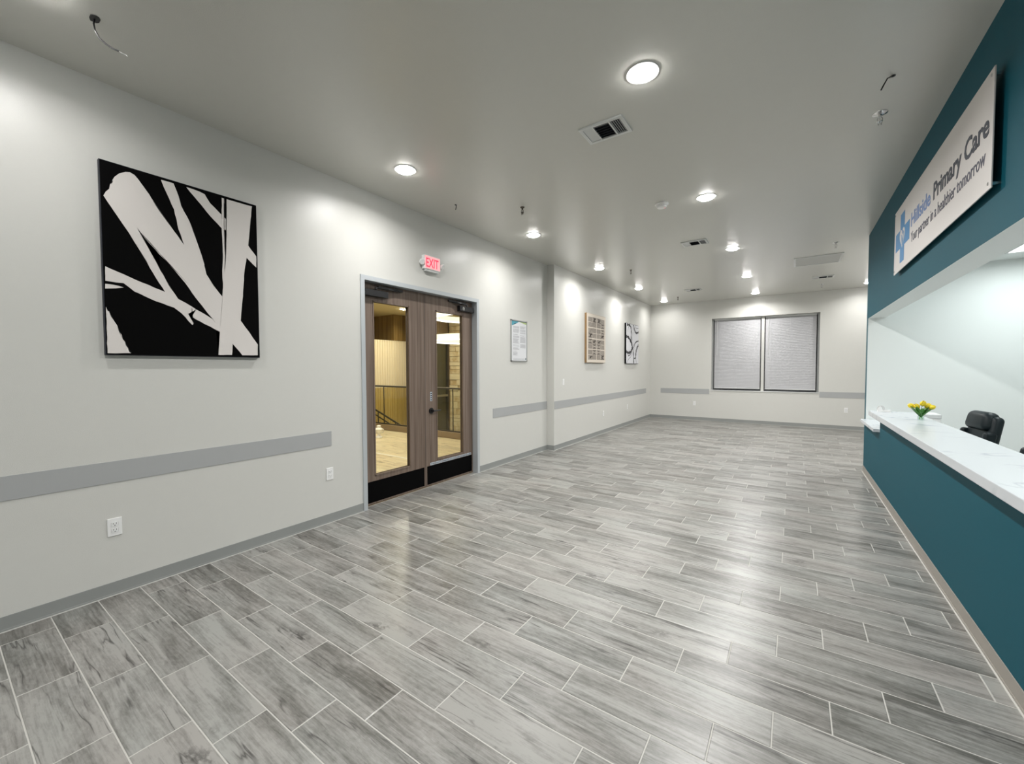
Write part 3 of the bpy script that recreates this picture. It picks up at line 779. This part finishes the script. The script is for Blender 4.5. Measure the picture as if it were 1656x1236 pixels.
# ------------------------------------------------------------------ ceiling fixtures
def downlight(x, y, label, z=ZC, power=P_DOWN, color=(1, .988, .972)):
    if z == ZC:            # dimmed zones: wall row, far end, area behind the viewer
        power *= F_WALL if x < -2.5 else 1.25
        if y > 11: power *= .50 if x < 0 else .28
        if y < 0 or (x > -1 and y < 1): power *= .55
        elif y < 1: power *= .50
    t = thing('recessed_downlight', label, 'ceiling light', (x, y, z), 0, 'recessed downlights')
    local(MB().ring((0, 0, -.006), .098, .078, .0055, 40).build('trim_ring', 'trimring', smooth=True), t)
    local(MB().lathe([(.0782, -.001), (.0765, -.012), (.066, -.020), (.04, -.0215), (0, -.022)], seg=32).build('lens', 'lens', smooth=True), t)
    area('lamp', (0, 0, -.0235), power, .115, parent=t, color=color, spread=158)
    return t
rows_ = [(.36, 'nearest'), (2.64, 'second'), (4.92, 'third'), (7.26, 'fourth'), (9.62, 'fifth'), (11.90, 'farthest')]
for y, nm in rows_:
    downlight(-3.01, y, 'round recessed downlight, %s in the row along the left wall' % nm)
    if y > 1: downlight(-.812, y, 'round recessed downlight, %s in the row down the middle of the ceiling' % {'second': 'nearest', 'third': 'second', 'fourth': 'third', 'fifth': 'fourth', 'farthest': 'farthest'}[nm])
    else: downlight(-.812, y, 'round recessed downlight directly above the viewer')
for y in (-1.95, -4.2):
    for x in (-3.01, -.812): downlight(x, y, 'round recessed downlight behind the viewer, %s %s' % ('left' if x < -2 else 'right', 'near' if y > -3 else 'rear'))
downlight(1.34, 11.90, 'round recessed downlight beyond the teal wall end')
downlight(1.9, 9.4, 'added unseen downlight brightening the wing behind the reception far wall')  # unseen lamp, added to give the hidden wing some light

def vent(x, y, label, w_=.345, d_=.245, flip=1):
    t = thing('air_diffuser', label, 'vent', (x, y, ZC), 0, 'ceiling supply vents')
    h = .012
    b = MB(); e = .026
    b.box(-w_/2, w_/2, -d_/2, -d_/2+e, -h, 0); b.box(-w_/2, w_/2, d_/2-e, d_/2, -h, 0)
    b.box(-w_/2, -w_/2+e, -d_/2+e, d_/2-e, -h, 0); b.box(w_/2-e, w_/2, -d_/2+e, d_/2-e, -h, 0)
    i0, i1 = -w_/2+e, w_/2-e; L_ = i1-i0
    s0, s1 = i0+L_*.27, i0+L_*.72
    b.box(s0-.006, s0+.006, -d_/2+e, d_/2-e, -h, -.002); b.box(s1-.006, s1+.006, -d_/2+e, d_/2-e, -h, -.002)
    local(b.build('vent_frame', 'white_metal'), t)
    local(MB().box(i0, i1, -d_/2+e, d_/2-e, -.0010, -.0002).build('duct_opening', 'duct'), t)
    dd = d_-2*e
    n = 6
    for k in range(n):      # left bank, turned towards the room and closed looking
        xx = i0+(s0-.006-i0)*(k+.5)/n
        local(MB().box(xx-.0075, xx+.0075, -dd/2, dd/2, -.0065, -.0055, 0, Matrix.Rotation(math.radians(-8*flip), 3, 'Y')).build('slat', 'white_metal'), t)
    for k in range(n):      # centre bank
        yy = -dd/2+dd*(k+.5)/n
        local(MB().box(s0+.006, s1-.006, yy-.009, yy+.009, -.0060, -.0052, 0, Matrix.Rotation(math.radians(50), 3, 'X')).build('slat', 'duct' if k else 'white_metal'), t)
    for k in range(5):      # right bank
        xx = s1+.006+(i1-s1-.006)*(k+.5)/5
        local(MB().box(xx-.0011, xx+.0011, -dd/2, dd/2, -.0072, -.0060).build('slat', 'white_metal'), t)
    return t
vent(-1.237, 3.092, 'white ceiling air vent nearest the viewer with a dark centre louvre')
vent(-1.238, 6.60, 'white ceiling air vent between the smoke detector and third middle downlight')
vent(-2.00, 10.55, 'small-looking white ceiling vent near the far left corner')
vent(.47, 10.60, 'white ceiling vent behind the large return grille', w_=.36)

t = thing('return_grille', 'large square grey return air grille in the ceiling near the teal wall end', 'vent', (.31, 8.87, ZC))
b = MB(); g0 = .335
b.box(-g0, g0, -g0, -g0+.03, -.014, 0); b.box(-g0, g0, g0-.03, g0, -.014, 0); b.box(-g0, -g0+.03, -g0+.03, g0-.03, -.014, 0); b.box(g0-.03, g0, -g0+.03, g0-.03, -.014, 0)
local(b.build('grille_frame', 'white_metal'), t)
M['greylouv'] = mat('grey_louvre', (.62, .62, .60), .5)
b = MB()
for k in range(36):
    yy = -g0+.035+(2*g0-.07)*(k+.5)/36
    b.box(-g0+.03, g0-.03, yy-.0085, yy+.0085, -.0078, -.0068, 0, Matrix.Rotation(math.radians(-24), 3, 'X'))
o = b.build('louvre', 'greylouv'); stuff(o); local(o, t)
local(MB().box(-g0+.03, g0-.03, -g0+.03, g0-.03, -.001, -.0002).build('duct_opening', 'base'), t)

t = thing('smoke_detector', 'round white smoke detector on the ceiling ahead of the middle downlights', 'detector', (-1.258, 4.828, ZC))
local(MB().lathe([(.07, 0), (.072, -.012), (.066, -.018), (.060, -.020), (.056, -.036), (.048, -.046), (.02, -.050), (0, -.050)], seg=36).build('body', 'white', smooth=True), t)
b = MB()
for k in range(14):
    a = 2*math.pi*k/14; c_, s_ = math.cos(a), math.sin(a)
    b.cyl((.050*c_, .050*s_, -.030), (.0600*c_, .0600*s_, -.030), .0028, seg=6)
local(b.build('sensing_slot', 'greylouv'), t)
local(MB().cyl((.03, .02, -.049), (.03, .02, -.0505), .004, seg=10).build('status_lamp', 'redletter'), t)

def sprinkler(x, y, label, big=False):
    t = thing('fire_sprinkler', label, 'sprinkler', (x, y, ZC), 0, 'ceiling fire sprinklers')
    m = 'chrome' if big else 'bronze'
    R = .045 if big else .026
    local(MB().lathe([(R, 0), (R*.98, -.004), (R*.6, -.010), (.014, -.012)], seg=28).build('escutcheon', m, smooth=True), t)
    b = MB(); b.cyl((0, 0, -.008), (0, 0, -.030), .009, seg=12)
    for s_ in (-1, 1): b.tube([(s_*.008, 0, -.028), (s_*.015, 0, -.040), (s_*.008, 0, -.085), (0, 0, -.060)], .0028, 6)
    local(b.build('sprinkler_body', m, smooth=True), t)
    local(MB().cyl((0, 0, -.060), (0, 0, -.0625), .018, .017, seg=16).build('deflector', m), t)
    local(MB().cyl((0, 0, -.031), (0, 0, -.057), .0025, seg=8).build('heat_bulb', m), t)
sprinkler(-2.605, 4.015, 'small dark fire sprinkler on ceiling between the second and third left downlights')
sprinkler(.49, 4.042, 'chrome fire sprinkler with wide plate near the teal wall sign', True)
sprinkler(.49, 7.82, 'small dark fire sprinkler in front of the square return grille', True)
sprinkler(-2.57, 7.73, 'small dark fire sprinkler near the fourth left downlight')
sprinkler(-2.54, 11.43, 'tiny dark fire sprinkler near the far left ceiling corner')
sprinkler(.49, 11.53, 'small fire sprinkler by the far wall above the window right end', True)

def whip(pts, label, bare=None, plate=None):
    t = thing('ceiling_cable', label, 'cable', pts[0], 0, 'loose ceiling wires')
    MB().tube(pts, .0042, 8).build('black_sheath', 'black', t, smooth=True)
    if bare: MB().tube(bare, .0016, 6).build('bare_wire', 'white_metal', t)
    x, y, z = pts[0]
    if plate: MB().prism([(x+.034*math.cos(a*.6283)+.004*(a%3), y+.020*math.sin(a*.6283), ZC-.0055) for a in range(10)], (0, 0, .005)).build('cable_opening', 'slot', t)
    else: MB().cyl((x, y, ZC-.004), (x, y, ZC-.0002), .012, seg=12).build('cable_opening', 'slot', t)
whip([(-3.07, .591, 3.348), (-3.05, .583, 3.31), (-3.043, .585, 3.275), (-3.038, .600, 3.24), (-3.028, .620, 3.222), (-3.008, .642, 3.203), (-2.988, .664, 3.192)], 'loose black wire with bare tip dangling above the large painting',
     [(-2.988, .664, 3.192), (-2.982, .676, 3.186), (-2.976, .690, 3.183), (-2.972, .694, 3.176)], True)
whip([(-3.185, 3.520, 3.348), (-3.165, 3.512, 3.335), (-3.158, 3.500, 3.31), (-3.160, 3.492, 3.28)], 'short black wire stub hanging from the ceiling above the exit sign')
whip([(.492, 3.575, 3.348), (.475, 3.552, 3.335), (.458, 3.525, 3.318), (.444, 3.530, 3.29), (.430, 3.540, 3.262)], 'short bent black wire in front of the teal wall sign')

# ------------------------------------------------------------------ reception counter
CT = .963
t = MB(); t.box(.770, 1.172, OY0+.02, 6.632, CT-.056, CT, .004)
# keep the worktop clear of the wall below: it rests on the knee wall
o = t.build('reception_countertop', 'quartz', origin=(.97, 3.0, CT-.056)); tag(o, 'long white marbled quartz countertop resting on the teal half wall', 'countertop')
# build up knee wall to meet the slab
o = MB().box(.793, 1.052, KE+.012, YJ-.005, LZ, .765, .003).build('ledge_shelf', 'quartz', origin=(.95, 7, LZ)); tag(o, 'small low white quartz ledge at the far end of the teal half wall', 'shelf')
# worksurface behind
t = thing('reception_desk', 'white laminate work desk behind the teal half wall', 'desk', (1.25, 3.5, 0))
MB().box(XI+.03, 1.42, -1.2, 6.95, .705, .74, .003).build('worksurface', 'desk', t)
for yy in (-1.15, .9, 2.4, 4.30, 5.50, 6.9): MB().box(XI+.032, 1.38, yy-.012, yy+.012, .0, .705).build('side_panel', 'desk', t)

t = thing('desktop_printer', 'low white boxy desktop machine on the work desk behind the tulips', 'printer', (1.265, 6.44, .74))
MB().box(1.195, 1.335, 6.30, 6.58, .742, .93, .006).build('body', 'white', t)
MB().box(1.192, 1.338, 6.295, 6.585, .930, .975, .006).build('lid', 'desk', t)
MB().box(1.21, 1.32, 6.288, 6.302, .80, .84, .002).build('paper_slot', 'white_metal', t)

t = thing('tape_dispenser', 'small white tape dispenser at the far end of the countertop', 'dispenser', (.89, 6.50, CT))
b = MB(); b.prism([(.835, 6.48, CT+.0005), (.955, 6.48, CT+.0005), (.950, 6.48, CT+.028), (.915, 6.48, CT+.022), (.885, 6.48, CT+.020), (.860, 6.48, CT+.07), (.838, 6.48, CT+.04)], (0, .035, 0)); b.build('base', 'white', t)
b = MB(); b.ring((0, 0, -.010), .036, .017, .02, 24)
for v_ in b.bm.verts: v_.co = Vector((.866+v_.co.x, 6.497+v_.co.z, CT+.040+v_.co.y))
b.build('tape_roll', 'white_metal', t)

# tulips in a small glass vase
VX, VY = 1.055, 5.66
t = thing('glass_vase', 'small clear glass vase holding the yellow tulips on the countertop', 'vase', (VX, VY, CT))
b = MB(); prof = [(.0, .0005), (.024, .0005), (.027, .004), (.024, .03), (.022, .05), (.027, .075), (.036, .095), (.034, .095), (.0255, .075), (.0205, .05), (.022, .03), (.023, .010), (0, .009)]
b.lathe(prof, seg=28); local(b.build('vase_body', 'vase_glass', smooth=True), t)
M['water'] = glass('water', (.90, .96, .93))
local(MB().lathe([(0, .0095), (.0215, .0105), (.0205, .03), (.0190, .048), (0, .048)], seg=24).build('water', 'water', smooth=True), t)
def tulip(k, ang, lean, h, label):
    t = thing('tulip', label, 'flower', (VX, VY, CT+.01), 0, 'yellow tulips in the vase')
    ca, sa = math.cos(ang), math.sin(ang)
    def at(r, z, s=0): return Vector((VX+ca*r-sa*s, VY+sa*r+ca*s, CT+z))
    base = -.010 if lean > .01 else .0
    pts = [at(base, .012), at(base+lean*.12, .06), at(base+lean*.5, .6*h+.03), at(base+lean, h)]
    MB().tube(pts, [.0028, .0026, .0024, .0024], 8).build('stem', 'stem', t, smooth=True)
    c = at(base+lean, h)
    ax = (pts[-1]-pts[-2]).normalized(); q = ax.to_track_quat('Z', 'Y').to_matrix()
    for i in range(6):
        b = MB(); n = 7; rows = []
        for j in range(n):
            f_ = j/(n-1); z = f_*.056; rad = .0235*math.sin(math.pi*min(f_*.78+.12, 1))**.8*(1 if i % 2 else .88)
            wd = .95*math.sin(math.pi*(f_*.86+.10))**.7
            row = []
            for s_ in (-1, -.5, 0, .5, 1):
                a = i*math.pi/3+s_*wd*.62
                rr = rad*(1+.06*(1-abs(s_)))
                row.append(b.bm.verts.new(c+q @ Vector((rr*math.cos(a), rr*math.sin(a), z-.004))))
            rows.append(row)
        for A, B in zip(rows, rows[1:]):
            for m_ in range(4): b.bm.faces.new((A[m_], A[m_+1], B[m_+1], B[m_]))
        o = b.build('petal', 'petal', t, smooth=True)
        md = o.modifiers.new('s', 'SOLIDIFY'); md.thickness = .0012
    for i, (da, L_, st_) in enumerate(((.45, .118, .034), (-.5, .108, .030))):
        a2 = ang+da; c2, s2 = math.cos(a2), math.sin(a2); b = MB(); rows = []
        for j in range(9):
            f_ = j/8; r_ = .004+f_*(lean*.70+.020)+.022*f_*f_; z = st_+L_*(f_-.12*f_*f_)
            wd = .022*math.sin(math.pi*(f_*.93+.05))**.75
            row = []
            for s_ in (-1, 0, 1): row.append(b.bm.verts.new((VX+c2*r_-s2*s_*wd, VY+s2*r_+c2*s_*wd, CT+z+.004*abs(s_))))
            rows.append(row)
        for A, B in zip(rows, rows[1:]):
            for m_ in range(2): b.bm.faces.new((A[m_], A[m_+1], B[m_+1], B[m_]))
        o = b.build('leaf', 'leaf', t, smooth=True); md = o.modifiers.new('s', 'SOLIDIFY'); md.thickness = .001
tulip(0, math.radians(175), .062, .130, 'yellow tulip leaning furthest left in the glass vase')
tulip(1, math.radians(205), .034, .124, 'yellow tulip second from left in the glass vase')
tulip(2, math.radians(300), .022, .150, 'tallest yellow tulip, upright in the middle of the vase')
tulip(3, math.radians(15), .045, .132, 'yellow tulip second from right in the glass vase')
tulip(4, math.radians(-5), .066, .124, 'yellow tulip leaning furthest right in the glass vase')

# office chair (front = +Y local)
def office_chair(loc, rz, label):
    t = thing('office_chair', label, 'chair', loc, rz, 'black office chairs behind the counter')
    sub = lambda o: local(o, t)
    for k in range(5):
        a = 2*math.pi*k/5+.3; c_, s_ = math.cos(a), math.sin(a)
        leg = sub(MB().tube([(0.02*c_, .02*s_, .10), (.16*c_, .16*s_, .095), (.30*c_, .30*s_, .068)], [.026, .020, .014], 8).build('base_arm', 'nylon', smooth=True))
        wb = MB(); wb.cyl((.30*c_-.012*s_-.0, .30*s_+.012*c_, .028), (.30*c_-.026*s_, .30*s_+.026*c_, .028), .0275, seg=16); wb.cyl((.30*c_+.012*s_, .30*s_-.012*c_, .028), (.30*c_+.026*s_, .30*s_-.026*c_, .028), .0275, seg=16)
        wb.cyl((.30*c_, .30*s_, .03), (.30*c_, .30*s_, .066), .009, seg=10)
        local(wb.build('caster', 'black'), leg)
    sub(MB().cyl((0, 0, .085), (0, 0, .42), .026, seg=18).build('gas_column', 'nylon', smooth=True))
    sub(MB().box(-.10, .10, -.12, .10, .40, .44, .01).build('seat_plate', 'nylon'))
    sub(MB().box(-.255, .255, -.24, .27, .435, .53, .04).build('seat', 'leather', smooth=True))
    R = Matrix.Rotation(math.radians(10), 3, 'X')
    def bp(name, x0, x1, y0, y1, z0, z1, bev, seg=4):
        b = MB(); r = bmesh.ops.create_cube(b.bm, size=1)
        for v_ in r['verts']: v_.co = Vector(((x0+x1)/2+v_.co.x*(x1-x0), (y0+y1)/2+v_.co.y*(y1-y0), (z0+z1)/2+v_.co.z*(z1-z0)))
        bmesh.ops.bevel(b.bm, geom=list(b.bm.edges), offset=bev, segments=seg, affect='EDGES', profile=.5)
        # narrow rounded shoulders
        for v_ in b.bm.verts:
            f_ = max(0, (v_.co.z-.86)/.24); v_.co.x *= 1-.16*f_*f_
        for v_ in b.bm.verts: v_.co = Vector((0, -.22, .50)) + R @ (v_.co-Vector((0, -.22, .50)))
        return sub(b.build(name, 'leather', smooth=True))
    bp('backrest', -.245, .245, -.27, -.17, .50, 1.08, .045)
    bp('lumbar_cushion', -.20, .20, -.195, -.135, .54, .74, .028)
    bp('side_bolster', -.255, -.185, -.225, -.125, .52, .90, .028); bp('side_bolster', .185, .255, -.225, -.125, .52, .90, .028)
    bp('head_cushion', -.205, .205, -.255, -.115, .905, 1.115, .062, 5)
    for s_ in (-1, 1):
        sub(MB().tube([(s_*.27, -.15, .47), (s_*.30, -.16, .60), (s_*.30, -.10, .665), (s_*.30, .14, .665), (s_*.29, .18, .60), (s_*.27, .12, .47)], .014, 8).build('arm_frame', 'nylon', smooth=True))
        sub(MB().box(s_*.30-.028, s_*.30+.028, -.12, .15, .665, .69, .010).build('arm_pad', 'leather', smooth=True))
    return t
c0 = office_chair((1.37, 6.20, 0), math.radians(99), 'black leather office chair with padded headrest right of the tulips')
c0.scale = (.93, .93, .93); c1 = copy_tree(c0); c1.location = (1.40, 4.84, 0); c1.rotation_euler.z = math.radians(100); c1['label'] = 'black leather office chair nearest the viewer, cut by the right picture edge'

# reception ceiling panels
def troffer(x, y, label, w_=.6, l_=1.2):
    t = thing('ceiling_light_panel', label, 'ceiling light', (x, y, ZR), 0, 'reception ceiling light panels')
    b = MB(); e = .02
    b.box(-w_/2, w_/2, -l_/2, -l_/2+e, -.012, 0); b.box(-w_/2, w_/2, l_/2-e, l_/2, -.012, 0); b.box(-w_/2, -w_/2+e, -l_/2, l_/2, -.012, 0); b.box(w_/2-e, w_/2, -l_/2, l_/2, -.012, 0)
    local(b.build('panel_frame', 'white_metal'), t)
    local(MB().box(-w_/2+e, w_/2-e, -l_/2+e, l_/2-e, -.008, -.003).build('diffuser', 'lens2'), t)
    area('lamp', (0, 0, -.02), P_TROF, w_-.06, l_-.06, 'RECTANGLE', (.93, 1, 1), 175, t)
M['lens2'] = mat('panel_diffuser', (.9, .9, .9), .5, emit=(.95, 1, 1), es=3)
troffer(2.27, 6.5, 'bright ceiling light panel at the far end of the reception room')
troffer(2.6, 3.9, 'bright ceiling light panel over the middle of the reception room')
troffer(2.6, 1.2, 'bright ceiling light panel over the near end of the reception room')

# ------------------------------------------------------------------ wall sign
SX = .812
t = thing('clinic_sign', 'brushed panel sign with blue cross reading Hillside Primary Care on the teal wall', 'sign', (XR, 4.35, 2.4))
sy0, sy1, sz0, sz1 = 3.125, 5.575, 2.410, 3.018
MB().box(SX, SX+.006, sy0, sy1, sz0, sz1, .001).build('sign_panel', 'signface', t)
for yy in (sy0+.035, sy1-.035):
    for zz in (sz0+.03, sz1-.03):
        MB().cyl((SX-.003, yy, zz), (XR-.0005, yy, zz), .009, seg=14).build('standoff_bolt', 'chrome', t)
F = SX-.0003
def sp_(name, pts, m, h=-.0012): MB().prism([(F, y, z) for y, z in pts], (h, 0, 0)).build(name, m, t)
# cross: centre, arm half width, half length
cy, cz = 5.235, 2.705
a_, lv, lh = .098, .222, .262
cy, cz, a_, lv, lh = 5.215, 2.700, .085, .225, .285
b = MB(); b.box(F-.0012, F, cy-a_, cy+a_, cz-lv, cz+lv); b.box(F-.0012, F, cy-lh, cy-a_, cz-a_, cz+a_); b.box(F-.0012, F, cy+a_, cy+lh, cz-a_, cz+a_)
b.build('cross_emblem', 'blue', t)
hp = []
for k in range(28):
    a = 2*math.pi*k/28; hx = 16*math.sin(a)**3; hy = 13*math.cos(a)-5*math.cos(2*a)-2*math.cos(3*a)-math.cos(4*a)
    hp.append((cy-hx*.0066, cz+.005+hy*.0062))
sp_('heart_outline', hp, 'signface', -.0020)
sp_('check_mark', [(cy+.04, cz+.03), (cy+.02, cz+.03), (cy-.01, cz-.03), (cy-.06, cz+.05), (cy-.075, cz+.03), (cy-.015, cz-.075), (cy, cz-.07)], 'blue', -.0026)
sp_('emblem_dot', [(cy-.02+.022*math.cos(a*.5236), cz+.045+.018*math.sin(a*.5236)) for a in range(12)], 'blue2', -.0026)
text_mesh('Hillside', .1, 'blue2', t, (F, 4.872, 2.700), (0, -1, 0), (0, 0, 1), .0012, .018, .60, 'letters', height=.118)
text_mesh('Primary Care', .1, 'navy', t, (F, 4.195, 2.702), (0, -1, 0), (0, 0, 1), .0012, .024, 1.025, 'letters', height=.122)
text_mesh('Your partner in a healthier tomorrow', .1, 'slate', t, (F, 4.865, 2.563), (0, -1, 0), (0, 0, 1), .0012, .004, 1.655, 'letters', height=.088)

# ================================================================== LOBBY beyond the double door
LXE = -13.0; LY0, LY1 = -.5, 11.5; LZC = 3.08
GY = 6.47
b = MB(); b.box(LXE, XO, LY0, GY+.12, -.2, -.003); lf = struct(b.build('floor', 'grout'))
# large pale lobby tiles laid beyond the doorway
bm = bmesh.new(); lt = []
lx = XO-.003
ys_ = [LY0+.003]; 
yv = 4.565
def strip_tiles(y0, y1):
    n = max(1, round((y1-y0)/.6)); 
    for i in range(n):
        a0, a1 = y0+(y1-y0)*i/n, y0+(y1-y0)*(i+1)/n; x = lx; k = 0
        while x > -11.0:
            x2 = x-(1.2 if (k or i % 2) else .6)
            lt.append((x2+.0015, x-.0015, a0+.0015, a1-.0015)); x = x2; k += 1
strip_tiles(LY0+.003, 4.565); strip_tiles(4.615, GY-.055)
for c in lt:
    bmm = bmesh.new(); w_, h_ = c[1]-c[0], c[3]-c[2]
    tile_bm(bmm, -w_/2, w_/2, -h_/2, h_/2); me = bpy.data.meshes.new('tile'); bmm.to_mesh(me); bmm.free(); me.materials.append(M['lobby_tile'])
    o = bpy.data.objects.new('tile', me); COL.objects.link(o); o.location = ((c[0]+c[1])/2, (c[2]+c[3])/2, 0); o.parent = lf
bm.free()
o = MB().box(-11.0, lx, 4.568, 4.612, -.003, .001).build('marble_strip', 'tileline', lf)
b = MB(); b.box(LXE, XO, LY0, LY1, LZC, LZC+.1); struct(b.build('ceiling_lobby', 'lobby_ceil'))
b = MB(); b.box(LXE-.1, LXE, LY0, LY1, -3, LZC); struct(b.build('wall_lobby_left', 'lobby_ceil'))
b = MB(); b.box(LXE, XO, LY0-.1, LY0, -.2, LZC); struct(b.build('wall_lobby_near', 'lobby_ceil'))
b = MB(); b.box(LXE, XO, LY1, LY1+.1, -3, LZC); struct(b.build('wall_lobby_back', 'lobby_ceil'))
b = MB(); b.box(XO-.004, XO, LY0, DY0-.03, 0, LZC); b.box(XO-.004, XO, DY1+.03, LY1, -3, LZC); b.box(XO-.004, XO, DY0-.03, DY1+.03, DZ+.03, LZC); struct(b.build('wall_lobby_right', 'lobby_ceil'))
b = MB(); b.box(LXE, XO, GY+.12, LY1, -3.1, -3.0); struct(b.build('floor_lower', 'lobby_tile'))
b = MB(); b.box(LXE, XO, GY+.10, GY+.12, -3.0, -.2); struct(b.build('wall_stair_edge', 'cream_rib'))
# guard: curb, glass panels, handrail
t = thing('glass_guardrail', 'glass balustrade with dark handrail across the lobby stair opening', 'railing', (-8, GY, 0))
MB().box(-11.5, XO-.01, GY-.05, GY+.09, 0, .135, .003).build('curb', 'curb', t)
MB().box(-11.5, XO-.01, GY-.005, GY+.03, .135, .16).build('base_shoe', 'rail', t)
xx = -4.5
k = 0
edges = [XO-.02, -5.985, -8.26, -9.9, -11.4]
for a, c in zip(edges, edges[1:]):
    MB().box(c+.006, a-.006, GY+.005, GY+.017, .16, 1.05).build('glass_pane', 'glass', t)
for xq in edges[1:4]: MB().box(xq-.007, xq+.007, GY+.003, GY+.019, .16, 1.05).build('pane_joint', 'rail', t)
MB().box(-11.5, XO-.01, GY-.012, GY+.034, 1.045, 1.075, .004).build('handrail', 'rail', t)
MB().box(-11.5, XO-.01, GY-.012, GY+.034, 1.075, 1.085, .002).build('rail_cap', 'railtop', t)
# descending stair rail behind the guard
t = thing('stair_handrail', 'dark sloping double stair handrail behind the lobby glass', 'railing', (-8.6, 7.1, -1))
MB().tube([(-9.66, 7.1, .455), (-9.45, 7.1, .382), (-8.44, 7.1, .032), (-6.6, 7.1, -.606)], .024, 8).build('top_rail', 'rail', t)
MB().tube([(-9.66, 7.1, .319), (-9.45, 7.1, .245), (-8.78, 7.1, .007), (-6.6, 7.1, -.766)], .017, 8).build('lower_rail', 'rail', t)
for xq, zt in ((-9.3, .30), (-8.6, .06), (-7.6, -.28)): MB().cyl((xq, 7.1, zt-.8), (xq, 7.1, zt), .016, seg=8).build('post', 'rail', t)
# flight of stairs going down to the right
t = thing('staircase', 'pale stair flight descending behind the lobby glass guard', 'stairs', (-8.6, 7.6, -2))
for k in range(12):
    x0 = -9.68+k*.40; z = -.42-k*.14
    MB().box(x0, x0+.40, 7.15, 8.3, z-.20, z-.02, .004).build('step', 'lobby_tile', t)
# ribbed lobby walls
b = MB()
for k in range(62):
    y = 6.62+k*.042
    b.box(-9.75, -9.70 if k % 2 else -9.715, y, y+.042, .95, 2.315)
o = stuff(b.build('wall_panel_cream', 'cream_rib')); o['label'] = 'cream ribbed wall panel behind the lobby glass'; o['category'] = 'wall panel'; del o['kind']
b = MB()
for k in range(62):
    y = 6.62+k*.042
    b.box(-9.75, -9.70 if k % 2 else -9.715, y, y+.042, -3, .95)
o = b.build('wall_panel_amber', 'amber_rib'); o['label'] = 'amber ribbed wood panel below the cream panel in the lobby'; o['category'] = 'wall panel'
o = MB().box(LXE+.002, -9.70, 8.0, 9.22, 2.315, LZC-.001).build('wood_bulkhead', 'lobby_wood'); o['kind'] = 'structure'
MB().box(LXE, -9.75, 9.1, 9.22, -3, 2.315).build('wall_lobby_return', 'amber_rib')['kind'] = 'structure'
# stone wall (individual stones) facing the camera
t = thing('stone_wall', 'pale split-face stone wall seen through the right door glass', 'wall', (-7.0, 9.6, -3))
MB().box(-9.0, XO-.01, 9.64, 9.9, -3.0, LZC).build('stone_backing', 'curb', t)
rs = random.Random(11); z = -.6; n = 0
while z < LZC-.05:
    h = rs.uniform(.10, .22); h = min(h, LZC-.01-z)
    x = -8.99
    while x < -6.2:
        l = rs.uniform(.25, .62); x1 = min(x+l, -6.2)
        if x1-x > .03 and n < 290:
            b = MB(); dpt = rs.uniform(.0, .03)
            b.box(x+.004, x1-.004, 9.60-dpt, 9.66, z+.004, z+h-.004, .006); b.build('stone', 'stone', t); n += 1
        x = x1
    z += h
# dark glazed screen with mullions beside it
t = thing('lobby_window_screen', 'dark glazed lobby screen with pale sill left of the stone wall', 'window', (-9.0, 9.3, 0))
MB().box(-9.03, -9.0, 8.3, 9.52, -.6, 2.28).build('pane', 'darkglass', t)
MB().box(-9.04, -8.96, 9.45, 9.53, -.6, 2.3).build('mullion', 'rail', t); MB().box(-9.04, -8.97, 9.53, 9.60, -.6, 2.3).build('mullion', 'curb', t)
MB().box(-9.04, -8.93, 8.3, 9.45, .62, .68).build('sill', 'railtop', t)
MB().box(-9.04, -8.96, 8.3, 9.6, 2.28, 2.36).build('head_trim', 'rail', t)
MB().box(-9.3, -9.05, 8.3, 9.62, -3, LZC).build('screen_backing', 'curb', t)
# ring pendants
def ring_light(c, R, h, label, tilt=0):
    t = thing('ring_pendant', label, 'pendant light', c, 0, 'glowing ring pendants in the lobby')
    local(MB().ring((0, 0, .02), R, R-.05, h, 64).build('ring_band', 'ring', smooth=True), t)
    local(MB().ring((0, 0, 0), R+.004, R-.06, .02, 64).build('lit_edge', 'ring_edge', smooth=True), t)
    b = MB()
    for k in range(3):
        a = 2.1*k+.4; b.tube([(R*.97*math.cos(a), R*.97*math.sin(a), h), (R*.97*math.cos(a), R*.97*math.sin(a), LZC-c[2])], .003, 6)
    local(b.build('hanging_wire', 'rail'), t)
ring_light((-6.95, 8.15, 2.17), 1.0, .13, 'glowing ring pendant hanging lower in the lobby')
ring_light((-6.3, 7.55, 2.66), .95, .13, 'glowing ring pendant hanging higher, near the lobby ceiling')
downl = downlight(-8.0, 8.7, 'small warm downlight in the lobby ceiling', LZC, P_LOBBY*.35, (1, .91, .73))
area('lamp', (-6.6, 3.4, LZC-.05), P_LOBBY*1.5, 1.6, 1.6, 'RECTANGLE', (1, .91, .72), 170)
for n_, (x, y) in enumerate(((-5.6, 3.2), (-8.0, 4.6), (-6.6, 5.8))): downlight(x, y, 'warm downlight in the lobby ceiling out of view, %s' % ('near the door', 'towards the left wall', 'above the glass guard')[n_], LZC, P_LOBBY, (1, .91, .73))
downlight(-8.6, 7.4, 'warm downlight in the lobby ceiling above the stair', LZC, P_LOBBY*1.3, (1, .91, .73))
# white ornament on the lobby floor
t = thing('white_ornament', 'small white urn-like ornament standing on the lobby floor', 'ornament', (-7.35, 5.62, 0))
local(MB().lathe([(0, 0), (.07, .0), (.075, .02), (.045, .04), (.03, .08), (.035, .11), (.075, .15), (.085, .19), (.06, .22), (.035, .235), (.05, .26), (.02, .275), (0, .275)], seg=24).build('urn_body', 'white', smooth=True), t)
b = MB()
for s_ in (-1, 1): b.tube([(s_*.03*.82, s_*.03*.57, .10), (s_*.10*.82, s_*.10*.57, .13), (s_*.105*.82, s_*.105*.57, .18), (s_*.08*.82, s_*.08*.57, .20)], .009, 8)
local(b.build('urn_handle', 'white', smooth=True), t)
